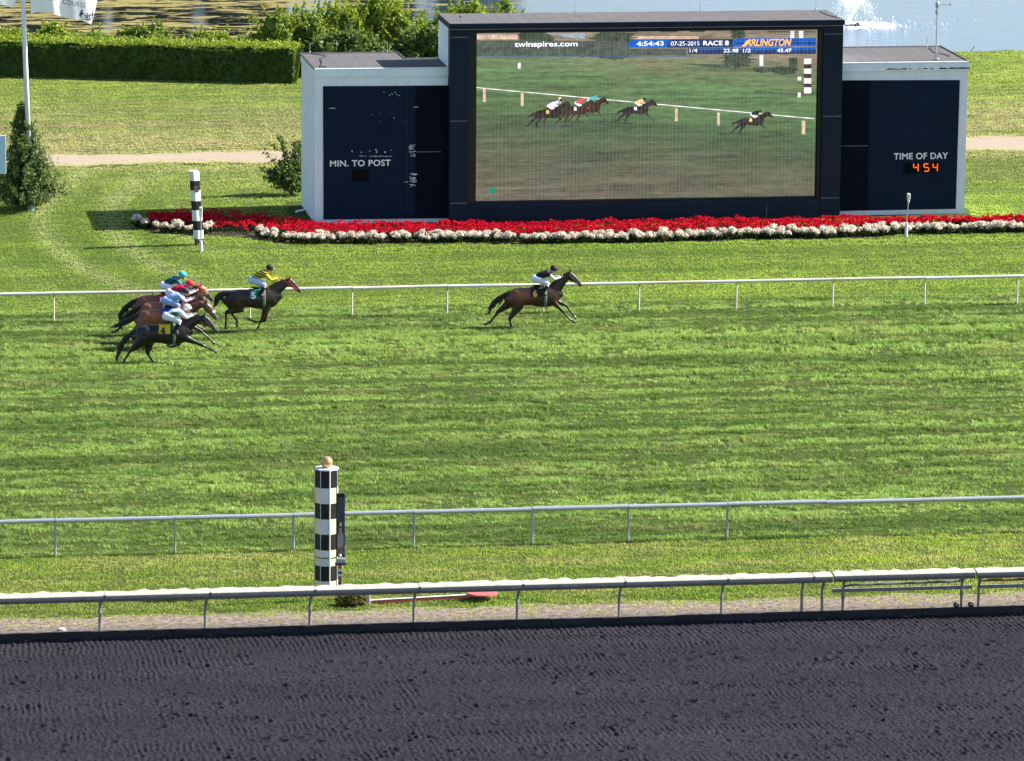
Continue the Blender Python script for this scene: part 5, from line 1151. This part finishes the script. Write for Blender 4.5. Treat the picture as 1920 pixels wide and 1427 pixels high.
def horse(ref, label, dz, neck, head, legs, tail, base, dark, socks=(), points=True, cloth=(.02, .02, .02), num=None, numc=(1, 1, 1), hood=None, strap=None, noseband=False, blaze=False, rump=None, seed=0, tail_w=1.0):
    o = empty('horse', (ref.x, ref.y, 0), label, 'horse', 'galloping racehorses'); T = trunk(dz); Tx = [q[0] for q in T]
    ti = lambda x, i: float(np.interp(x, Tx, [q[i] for q in T]))
    pcs = [loft([(q[0], 0, q[1]) for q in T], [q[2] for q in T], [q[3] for q in T], 20)]
    base_n = (neck[0][0]-.16, 0, neck[0][1]-.02); npth = [base_n]+[(a, 0, b) for a, b in neck]+[(head[0][0]-.02, 0, head[0][1]-.02)]
    pcs.append(loft(npth, [.33, .29, .235, .185, .145, .115], [.21, .165, .125, .105, .09, .08], 16))
    hp = [(a, 0, b) for a, b in head]; hd = (Vector(hp[-1])-Vector(hp[0])).normalized(); hu = Vector((-hd.z, 0, hd.x))
    pcs.append(loft(hp, [.125, .135, .098, .072], [.085, .098, .070, .058], 14)); jaw = Vector(hp[1])-hu*.06; pcs.append(sphere(jaw, .105, (1, .75, 1))); pcs.append(sphere(Vector(hp[-1])+hd*.035-hu*.012, .066, (1, .9, 1)))
    ears = []
    for s in (-1, 1):
        e0 = Vector(hp[0])+Vector((0, s*.055, 0))+hu*.09-hd*.01; ears.append(loft([e0, e0+hu*.07-hd*.05, e0+hu*.13-hd*.085], [.032, .028, .008], [.024, .02, .008], 8))
    for s in (-1, 1):                                            # haunch, stifle and shoulder muscle standing out from the barrel
        pcs.append(sphere((-.26, s*.125, 1.22+dz), .23, (1.2, .72, 1.1), .3)); pcs.append(sphere((1.0, s*.12, 1.22+dz), .20, (.9, .6, 1.35), -.45)); pcs.append(sphere((1.12, s*.09, 1.08+dz), .15, (1.0, .8, 1.0)))
    pcs += ears; segs = []
    for li, (kind, side, pts) in enumerate(legs):
        y = side*(.15 if kind == 'h' else .13); ys = [y*.9, y, y*.95, y*.9, y*.9]
        P = [Vector((a, yy, b)) for (a, b), yy in zip(pts, ys)]
        if kind == 'h':
            path = [P[0], P[0].lerp(P[1], .5), P[1], P[1].lerp(P[2], .45), P[2], P[2].lerp(P[3], .3), P[2].lerp(P[3], .75), P[3], P[3].lerp(P[4], .55)]
            rv = [.24, .245, .215, .135, .075, .048, .040, .050, .040]; rw = [.15, .15, .125, .085, .058, .040, .036, .044, .038]
        else:
            path = [P[0], P[0].lerp(P[1], .55), P[1], P[1].lerp(P[2], .5), P[2], P[2].lerp(P[3], .25), P[2].lerp(P[3], .75), P[3], P[3].lerp(P[4], .55)]
            rv = [.20, .16, .125, .078, .062, .042, .037, .047, .038]; rw = [.11, .11, .095, .070, .056, .038, .034, .042, .036]
        pcs.append(loft(path, rv, rw, 12)); d = (P[4]-P[3]).normalized(); pcs.append(loft([P[3].lerp(P[4], .55), P[4]-d*.01, P[4]+d*.05], [.042, .056, .060], [.040, .052, .056], 12))
        segs.append((kind, P, li))
    r = random.Random(seed)
    me = fuse('body', pcs, .019, True, m_coat, 7)
    def fn(c):
        out = np.tile(np.array(base), (len(c), 1)).astype(float); dk = np.array(dark)
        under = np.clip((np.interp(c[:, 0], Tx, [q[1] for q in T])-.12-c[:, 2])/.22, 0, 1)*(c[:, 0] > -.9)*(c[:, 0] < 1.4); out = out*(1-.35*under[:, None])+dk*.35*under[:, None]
        if rump is not None:
            w = np.exp(-(((c[:, 0]+.12)/.42)**2+((c[:, 2]-(1.32+dz))/.26)**2)); out = out*(1-w[:, None])+np.array(rump)*w[:, None]  # sunlit highlight on the brown rump, painted into the coat colour
        fw = np.clip((c[:, 0]-.85)/.5, 0, 1)*(.7 if points else .3); out = out*(1-fw[:, None])+(dk*.55+np.array(base)*.45)*fw[:, None]
        best = np.full(len(c), 9.0)
        for kind, P, li in segs:
            lo = [(P[1], P[2], .55 if points else .2), (P[2], P[3], 1.0), (P[3], P[4], 1.0)]
            for si, (a, b, wt) in enumerate(lo):
                dd, tt = seg_dist(c, a, b); inside = dd < (.13 if si == 0 else .085)
                if si == 0: w = np.where(inside, np.clip((tt-.35)/.5, 0, 1)*wt, 0)
                else: w = np.where(inside, wt, 0)
                out = out*(1-w[:, None])+dk*w[:, None]
                if li in socks and si >= 1:
                    w = np.where(inside & ((tt > .35) if si == 1 else (tt < .72)), 1.0, 0); out = out*(1-w[:, None])+np.array((.62, .62, .60))*w[:, None]
            e = P[4]; dd = np.linalg.norm(c-np.array(e), axis=1); w = (dd < .062).astype(float); out = out*(1-w[:, None])+np.array((.16, .145, .135))*w[:, None]
        mz_ = np.array(hp[-1]); w = np.clip(1-(np.linalg.norm(c-mz_, axis=1)-.05)/.10, 0, 1); out = out*(1-w[:, None])+np.array((.045, .038, .036))*w[:, None]
        if blaze:
            q = (c-np.array(hp[1]))@np.array(hu); s_ = (c-np.array(hp[0]))@np.array(hd); w = ((q > .075) & (s_ > .02) & (s_ < .5) & (np.abs(c[:, 1]) < .035)).astype(float); out = out*(1-w[:, None])+np.array((.6, .58, .55))*w[:, None]
        return out
    coat(me, fn); link('body', me, o)
    tl_ = []; P = [Vector((a, 0, b)) for a, b in tail]; n = len(P)
    tl_.append(loft(P, [w*tail_w for w in ([.055, .085, .10, .085, .05] if n == 5 else [.06, .10, .09, .05])], [.04, .05, .055, .05, .03] if n == 5 else [.04, .05, .05, .03], 10))
    for _ in range(22):
        i = r.randrange(1, n-1); a = P[i].lerp(P[i+1], r.random()); d = (P[-1]-P[-2]).normalized(); st = a+Vector((r.uniform(-.05, .05), r.uniform(-.04, .04), r.uniform(-.06, .06))); tl_.append(loft([st, st+d*.16+Vector((0, 0, r.uniform(-.10, .03))), st+d*.34+Vector((r.uniform(-.04, .04), r.uniform(-.05, .05), r.uniform(-.20, .04)))], [.022, .016, .008], [.016, .012, .007], 6))
    link('tail', fuse('tail', tl_, .016, True, m_hair, 1), o)
    N = [Vector(q) for q in npth]; mn = []                         # mane: a row of blown locks along the crest
    for i in range(24):
        u = i/23*(len(N)-2.2)+1.0; j = int(u); p = N[j].lerp(N[j+1], u-j); rr_ = np.interp(u, range(len(N)), [.33, .29, .235, .185, .145, .115]); t_ = (N[j+1]-N[j]).normalized(); up = Vector((-t_.z, 0, t_.x)); q = p+up*rr_*.93
        b_ = q-t_*.10+up*r.uniform(.0, .06); mn.append(loft([q, q.lerp(b_, .5)+up*.015, b_], [.028, .022, .008], [.022, .018, .008], 6))
    link('mane', fuse('mane', mn, .014, True, m_hair, 1), o)
    for s in (-1, 1):
        p = Vector(hp[0]).lerp(Vector(hp[1]), .75)+hu*.055+Vector((0, s*.088, 0)); t = MB(); t.ball(p, .020, m_eye, 8, 6); t.build('eye', o)
    # saddle cloth, saddle and girth laid over the back
    def wrap(xa, xb, a0, a1, off, m, name, nu=10, nv=26, rnd=0):
        t = MB(); vs = []
        for i in range(nu+1):
            x = xa+(xb-xa)*i/nu
            for j in range(nv+1):
                an = a0+(a1-a0)*j/nv; xx = x+rnd*(abs(j/nv*2-1)**2)*(.04); h, w = ti(xx, 2)+off, ti(xx, 3)+off; vs.append((xx, w*math.sin(an), ti(xx, 1)+h*math.cos(an)))
        f = [(i*(nv+1)+j, i*(nv+1)+j+1, (i+1)*(nv+1)+j+1, (i+1)*(nv+1)+j) for i in range(nu) for j in range(nv)]; t.add(vs, f, m); q = t.build(name, o, smooth=True)
        sd = q.modifiers.new('thick', 'SOLIDIFY'); sd.thickness = .012; sd.offset = 1; return q
    mc = mat('saddle cloth', cloth, .7, .12, 10); wrap(.22, .64, -1.42, 1.42, .026, mc, 'saddle_cloth', rnd=-1)
    wrap(.70, .80, -3.05, 3.05, .014, m_girth, 'girth', 4, 40)
    t = MB(); xs_ = .5; zt = ti(.5, 1)+ti(.5, 2)+.03
    pcs2 = [loft([(.30, 0, zt+.035), (.42, 0, zt+.03), (.58, 0, zt+.03), (.72, 0, zt+.05)], [.03, .035, .035, .03], [.10, .14, .13, .08], 12)]; link('saddle', fuse('saddle', pcs2, .02, True, m_strap, 2), o)
    if num:
        tx = text(num, .17, 0, 0, 0, mat('cloth number', numc, .6, .08, 9, 0), o, 'saddle_number', height=.25, extrude=0, bold=.05)
        zc = ti(.36, 1)+ti(.36, 2)*.50
        for v in tx.data.vertices:
            x = .26+v.co.x; z = zc-.13+v.co.z; u = min(.98, max(-.98, (z-ti(x, 1))/(ti(x, 2)+.052))); v.co = (x, -(ti(x, 3)+.052)*math.sqrt(1-u*u), z)
    # bridle and reins
    ms = m_redstrap if strap == 'red' else m_strap; t = MB()
    def ringat(u, off, m, w=.012):
        c = Vector(hp[0]).lerp(Vector(hp[-1]), u); rv = np.interp(u, [0, .33, .67, 1], [.125, .135, .098, .072])+off; rw_ = np.interp(u, [0, .33, .67, 1], [.085, .098, .07, .058])+off
        t.tube([c+hu*rv*math.sin(2*math.pi*k/16)+Vector((0, rw_*math.cos(2*math.pi*k/16), 0)) for k in range(17)], w, m, 5, cap=False)
    ringat(.05, .012, ms); ringat(.72, .010, ms); bit = {}
    for s in (-1, 1):
        a = Vector(hp[0])+Vector((0, s*.10, 0)); b_ = Vector(hp[0]).lerp(Vector(hp[-1]), .86)+Vector((0, s*.068, 0))-hu*.02; t.tube([a, a.lerp(b_, .5)+Vector((0, s*.012, 0)), b_], .011, ms, 5); bit[s] = b_
    t.build('bridle', o)
    t = MB(); hands = Vector((1.40, 0, 1.93+dz))
    for s in (-1, 1): t.tube([bit[s], bit[s].lerp(hands, .5)+Vector((0, s*.11, -.05)), hands+Vector((0, s*.07, 0))], .010, ms, 5)
    t.build('reins', o)
    if noseband:
        c = Vector(hp[0]).lerp(Vector(hp[-1]), .66); link('noseband', fuse('noseband', [sphere(c+hu*.05, .082, (1.15, 1.0, .75)), sphere(c-hd*.03+hu*.065, .06)], .018, True, m_sheep, 2), o)
    if hood:
        hs = [Vector(hp[0])-hd*.06, Vector(hp[0]), Vector(hp[1]), Vector(hp[0]).lerp(Vector(hp[-1]), .52)]; hm_ = fuse('hood', [loft(hs, [.135, .142, .15, .132], [.095, .104, .115, .098], 14)]+ears, .018, True, m_cloth, 3)
        def hf(c):
            q = (c@np.array(hd))*7.0+c[:, 2]*3+np.sin(c[:, 2]*40); i = (np.floor(q).astype(int)) % len(hood); return np.array(hood)[i]
        coat(hm_, hf); link('hood', hm_, o)
    return o

def rider(horse_o, label, dz, silk, pants, cap, sleeve, shift=(0, 0), lean=0.0, stripes=None, panel=None, boot=(.012, .012, .014), face_down=0.25, peak=None):
    ox, oy, _ = horse_o.location; o = empty('person', (ox+shift[0], oy, dz+shift[1]), label, 'person', 'jockeys')
    S = lambda x, y, z: Vector((x, y, z))
    hip, mid, chest, neck0 = S(.42, 0, 1.83), S(.62, 0, 1.97), S(.84, 0, 2.03), S(.96, 0, 2.07)
    def rot(p, a=lean): d = Vector(p)-hip; c, s = math.cos(a), math.sin(a); return hip+Vector((d.x*c-d.z*s, d.y, d.x*s+d.z*c))
    mid, chest, neck0 = rot(mid), rot(chest), rot(neck0); hc = rot(S(1.09, 0, 2.17)); sh = {s: rot(S(.88, s*.19, 2.01)) for s in (-1, 1)}
    hand = {s: S(1.38, s*.08, 1.90) for s in (-1, 1)}; elb = {s: sh[s].lerp(hand[s], .42)+Vector((-.02, s*.06, -.13)) for s in (-1, 1)}
    knee = {s: S(.86, s*.27, 1.66) for s in (-1, 1)}; ank = {s: S(.62, s*.30, 1.33) for s in (-1, 1)}; toe = {s: S(.80, s*.31, 1.27) for s in (-1, 1)}
    fd = Vector((math.cos(face_down), 0, -math.sin(face_down))); fu = Vector((fd.z*-1, 0, fd.x))
    pcs = [sphere(hc, .105, (1.08, .82, 1.2), face_down), sphere(hc+fd*.06-fu*.075, .06, (1, .85, 1)), loft([neck0-Vector((.03, 0, .01)), neck0.lerp(hc, .75)], [.06, .055], [.06, .055]),
           sphere(hc+fd*.118-fu*.02, .02, (1, .8, 1.4))]+[sphere(hc+Vector((0, s*.088, 0))-fu*.01, .026, (1, .5, 1.3)) for s in (-1, 1)]
    pcs.append(loft([hip, mid, chest, neck0], [.11, .10, .105, .06], [.13, .12, .145, .07], 14))
    for s in (-1, 1):
        pcs.append(loft([chest, sh[s], elb[s], hand[s].lerp(elb[s], .15)], [.06, .055, .043, .03], [.06, .055, .043, .03], 10)); pcs.append(loft([hip, hip.lerp(knee[s], .5), knee[s], ank[s]], [.10, .085, .06, .045], [.10, .085, .06, .045], 10)); pcs.append(loft([ank[s], toe[s]], [.04, .03], [.04, .035], 8))
        h = hand[s]; pcs.append(sphere(h, .042, (1.15, .62, 1.0)))
        for q in range(4):
            b_ = h+Vector((.030-.004*q, -s*.010, .032-.021*q)); ln_ = (.9, 1.0, .94, .78)[q]; pcs.append(loft([b_, b_+Vector((.030*ln_, -s*.004, -.004)), b_+Vector((.034*ln_, -s*.026, -.010)), b_+Vector((.012*ln_, -s*.036, -.012))], .0095, .0095, 6))
        pcs.append(loft([h+Vector((-.012, -s*.012, .035)), h+Vector((.016, -s*.026, .050)), h+Vector((.036, -s*.030, .040))], .0105, .0105, 6))
    link('body', fuse('body', pcs, .0125, True, m_skin, 2), o)
    for s in (-1, 1): t = MB(); t.ball(hc+fd*.098+Vector((0, s*.034, 0))+fu*.015, .012, m_eye, 6, 5); t.build('eye', o)
    t = MB(); t.tube([hc+fd*.112-fu*.068+Vector((0, yy, 0)) for yy in (-.026, 0, .026)], .007, mat('lips', (.30, .11, .09), .5, .1, 9, 0), 5); t.build('mouth', o)
    jp = [loft([hip.lerp(mid, .25), mid, chest, neck0.lerp(chest, .25)], [.135, .135, .145, .10], [.165, .17, .195, .12], 16)]
    for s in (-1, 1): jp.append(loft([chest.lerp(sh[s], .6), sh[s], elb[s], elb[s].lerp(hand[s], .82)], [.09, .085, .066, .046], [.09, .085, .062, .046], 12))
    jm = fuse('jacket', jp, .018, True, m_cloth, 3); ax = (neck0-hip).normalized()
    def jf(c):
        out = np.tile(np.array(silk), (len(c), 1)).astype(float); pr_ = (c-np.array(hip))@np.array(ax)
        if stripes is not None: w = (np.sin((c[:, 2]*1.0+c[:, 0]*.35)*62) > .25) if len(stripes) == 3 else None; out[w] = stripes
        if panel is not None:
            pc, pcol, prd = panel; w = np.linalg.norm((c-np.array(pc))*np.array([1, .6, 1.6]), axis=1) < prd; out[w] = pcol
        for s in (-1, 1):
            d1, _t = seg_dist(c, sh[s].lerp(elb[s], .35), elb[s]); d2, _t = seg_dist(c, elb[s], hand[s]); w = np.minimum(d1, d2) < .085; out[w] = sleeve
        return out
    coat(jm, jf); link('jacket', jm, o)
    bp = [sphere(hip+Vector((-.03, 0, .0)), .165, (1.05, 1.0, .95))]+[loft([hip+Vector((0, s*.07, 0)), hip.lerp(knee[s], .5)+Vector((0, s*.03, .015)), knee[s]+Vector((-.02, 0, .01)), knee[s].lerp(ank[s], .28)], [.145, .118, .086, .07], [.12, .11, .082, .066], 12) for s in (-1, 1)]
    bm_ = fuse('breeches', bp, .018, True, m_cloth, 3); coat(bm_, lambda c: np.tile(np.array(pants), (len(c), 1))); link('breeches', bm_, o)
    for s in (-1, 1):
        q = [loft([knee[s].lerp(ank[s], .22), knee[s].lerp(ank[s], .6), ank[s]], [.074, .072, .052], [.068, .066, .05], 12), loft([ank[s]-Vector((.04, 0, .02)), toe[s]], [.05, .036], [.045, .045], 10)]; b_ = fuse('boot', q, .016, True, m_cloth, 2); coat(b_, lambda c: np.tile(np.array(boot), (len(c), 1))); link('boot', b_, o)
        t = MB(); a = toe[s]+Vector((-.05, 0, -.05)); t.tube([a+Vector((0, -.055, 0)), a+Vector((0, .055, 0)), a+Vector((0, .05, .10)), a+Vector((0, 0, .15)), a+Vector((0, -.05, .10)), a+Vector((0, -.055, 0))], .011, m_iron, 6); t.build('stirrup', o)
    hm_ = fuse('helmet', [sphere(hc+fu*.045-fd*.01, .135, (1.10, .92, .92), face_down), loft([hc+fd*.11+fu*.05, hc+fd*.165+fu*.035], [.018, .012], [.095, .075], 10)], .016, True, m_cloth, 3); pk = peak or cap
    def hf(c): out = np.tile(np.array(cap), (len(c), 1)).astype(float); w = ((c-np.array(hc))@np.array(fd)) > .135; out[w] = pk; return out
    coat(hm_, hf); link('helmet', hm_, o)
    t = MB(); t.tube([hc+fd*.105+fu*.02+Vector((0, .078, 0)), hc+fd*.128+fu*.022+Vector((0, .04, 0)), hc+fd*.128+fu*.022+Vector((0, -.04, 0)), hc+fd*.105+fu*.02+Vector((0, -.078, 0))], .024, m_goggle, 8); t.build('goggles', o)
    t = MB(); h = hand[-1]; t.tube([h+Vector((0, -.03, .02)), h+Vector((-.30, -.10, -.16))], .008, m_strap, 5); t.build('whip', o)
    return o

NECK_A = [(1.03, 1.30), (1.22, 1.52), (1.40, 1.73), (1.56, 1.87)]; HEAD_A = [(1.64, 1.98), (1.78, 1.88), (1.95, 1.74), (2.08, 1.60)]
L_A = [('h', 1, [(-.25, 1.20), (-.52, .92), (-.98, .58), (-1.26, .20), (-1.42, .14)]), ('h', -1, [(-.22, 1.16), (-.26, .84), (-.585, .36), (-.53, .12), (-.485, .03)]),
       ('f', 1, [(1.02, 1.12), (1.17, .98), (1.57, .79), (1.84, .45), (1.92, .33)]), ('f', -1, [(1.00, 1.10), (1.10, .92), (1.40, .63), (1.72, .28), (1.86, .20)])]
TAIL_A = [(-.46, 1.38), (-.70, 1.26), (-.98, 1.10), (-1.18, .94), (-1.30, .78)]
blackc, browncoat = (.014, .011, .011), (.15, .050, .026)
ref = G(900+760/9.143, 614.0)
h1 = horse(ref, 'dark bay racehorse with a sunlit brown rump galloping alone in the lead', 0, NECK_A, HEAD_A, L_A, TAIL_A, (.050, .022, .016), (.014, .010, .009), cloth=(.012, .012, .014), num='6', numc=(.75, .40, .03), rump=(.26, .085, .042), blaze=False, seed=1)
rider(h1, 'crouching jockey in black silks and black helmet on the leading horse', 0, (.012, .012, .016), (.66, .72, .78), (.022, .022, .025), (.55, .55, .60), panel=((.93, 0, 2.14), (.42, .38, .55), .10))
sc2 = .06
NECK_B = [(1.03, 1.36), (1.22, 1.54), (1.42, 1.68), (1.57, 1.77)]; HEAD_B = [(1.66, 1.86), (1.80, 1.76), (1.95, 1.62), (2.08, 1.49)]
L_B = [('h', 1, [(-.25, 1.26), (-.10, .92), (-.44, .66), (-.235, .41), (-.22, .22)]), ('h', -1, [(-.24, 1.22), (-.17, .88), (-.66, .74), (-.66, .39), (-.67, .20)]),
       ('f', -1, [(.95, 1.15), (.80, .82), (.68, .46), (.535, .14), (.47, .03)]), ('f', 1, [(.98, 1.15), (.90, .82), (.80, .33), (.47, .32), (.25, .40)])]
TAIL_B = [(-.46, 1.45), (-.66, 1.43), (-.86, 1.36), (-.98, 1.24), (-1.04, 1.10)]
ref = G(400+600/10.667, 621.0)
h2 = horse(ref, 'nearly black racehorse with a red bridle chasing in second place', sc2, NECK_B, HEAD_B, L_B, TAIL_B, (.034, .020, .016), blackc, cloth=(.02, .20, .10), num='5', numc=(.85, .87, .9), strap='red', points=False, seed=2, tail_w=1.3)
rider(h2, 'jockey in black and yellow silks with a dark helmet on the second horse', sc2, (.014, .014, .016), (.46, .56, .76), (.016, .020, .030), (.55, .42, .04), shift=(-.06, .02), lean=.12, stripes=(.72, .55, .04), peak=(.6, .62, .66))
NECK_C = [(1.04, 1.20), (1.24, 1.36), (1.46, 1.48), (1.65, 1.56)]; HEAD_C = [(1.80, 1.62), (1.95, 1.50), (2.10, 1.34), (2.23, 1.19)]
L_C = [('h', -1, [(-.25, 1.08), (-.46, .80), (-.80, .50), (-1.00, .19), (-1.07, .05)]), ('h', 1, [(-.22, 1.05), (-.12, .72), (-.17, .32), (-.04, .12), (.05, .03)]),
       ('f', -1, [(1.03, 1.00), (1.28, .86), (1.80, .63), (2.10, .48), (2.22, .41)]), ('f', 1, [(.95, 1.00), (.90, .92), (.96, .62), (.68, .56), (.60, .60)])]
TAIL_C = [(-.46, 1.27), (-.72, 1.10), (-1.00, .88), (-1.18, .62), (-1.24, .36)]
ref = G(286.3, 681.0)
h3 = horse(ref, 'black racehorse nearest the camera stretching a foreleg in the pack', -.10, NECK_C, HEAD_C, L_C, TAIL_C, (.012, .010, .012), (.008, .007, .008), cloth=(.62, .45, .02), num='4', numc=(.02, .02, .02), points=False, seed=3)
rider(h3, 'jockey in white silks with green patches on the nearest black horse', -.10, (.70, .76, .82), (.72, .78, .84), (.82, .84, .88), (.68, .76, .82), shift=(.12, -.04), lean=-.10, panel=((.66, -.17, 1.93), (.02, .20, .08), .15))
def shifted(L, dx, dz): return [(a+dx, b+dz) for a, b in L]
NECK_D = shifted(NECK_C, 0, .06)
ref = G(292, 654)
h4 = horse(ref, 'bay racehorse with white hind socks just behind the nearest black horse', -.04, NECK_D, [(1.78, 1.60), (1.92, 1.46), (2.06, 1.28), (2.17, 1.12)], [('h', -1, [(-.25, 1.16), (-.5, .88), (-.96, .56), (-1.20, .28), (-1.36, .16)]), ('h', 1, [(-.22, 1.13), (-.30, .82), (-.62, .42), (-.66, .20), (-.62, .06)]), ('f', -1, [(1.0, 1.06), (1.2, .90), (1.62, .66), (1.95, .36), (2.08, .22)]), ('f', 1, [(.95, 1.06), (.92, .9), (1.0, .55), (.75, .34), (.55, .22)])],
            [(-.46, 1.32), (-.72, 1.20), (-1.0, 1.05), (-1.2, .95), (-1.38, .92)], browncoat, (.018, .011, .010), socks=(0, 1), cloth=(.03, .07, .40), num='3', numc=(.85, .85, .85), noseband=True, rump=(.30, .10, .045), seed=4, tail_w=1.2)
rider(h4, 'jockey in blue with a black and white cap between the red and white riders', -.04, (.30, .42, .70), (.28, .40, .72), (.030, .030, .036), (.55, .40, .62), shift=(-.02, -.02), lean=-.06, peak=(.75, .75, .78))
ref = G(294.5, 641.5)
h5 = horse(ref, 'bay racehorse showing its brown head in the middle of the pack', -.02, shifted(NECK_C, 0, .08), [(1.62, 1.56), (1.77, 1.45), (1.93, 1.29), (2.06, 1.14)], L_B[:2]+L_C[2:], TAIL_A, (.13, .048, .026), (.018, .011, .010), cloth=(.75, .75, .74), num='2', numc=(.02, .02, .02), rump=(.26, .092, .042), seed=5)
rider(h5, 'jockey in crimson silks and bright red cap in the middle of the pack', -.02, (.42, .008, .05), (.68, .70, .74), (.62, .012, .04), (.45, .45, .47), shift=(.08, .02), lean=-.08)
ref = G(286, 628.5)
h6 = horse(ref, 'bay racehorse in a many coloured hood on the rail side of the pack', 0, shifted(NECK_C, 0, .12), [(1.74, 1.74), (1.89, 1.62), (2.04, 1.46), (2.17, 1.31)], L_A, [(-.46, 1.38), (-.74, 1.24), (-1.02, 1.02), (-1.2, .76), (-1.18, .56)], (.085, .032, .020), (.014, .010, .010), cloth=(.42, .02, .03), num='1', numc=(.85, .85, .85), hood=[(.65, .06, .10), (.70, .35, .06), (.08, .10, .45), (.72, .50, .10), (.6, .05, .12)], noseband=False, rump=(.24, .085, .040), seed=6, tail_w=1.1)
rider(h6, 'jockey in dark teal striped silks and turquoise cap on the rail side of the pack', 0, (.008, .016, .030), (.74, .76, .84), (.03, .44, .56), (.02, .14, .20), shift=(.02, .02), lean=.03, stripes=(.015, .16, .21))
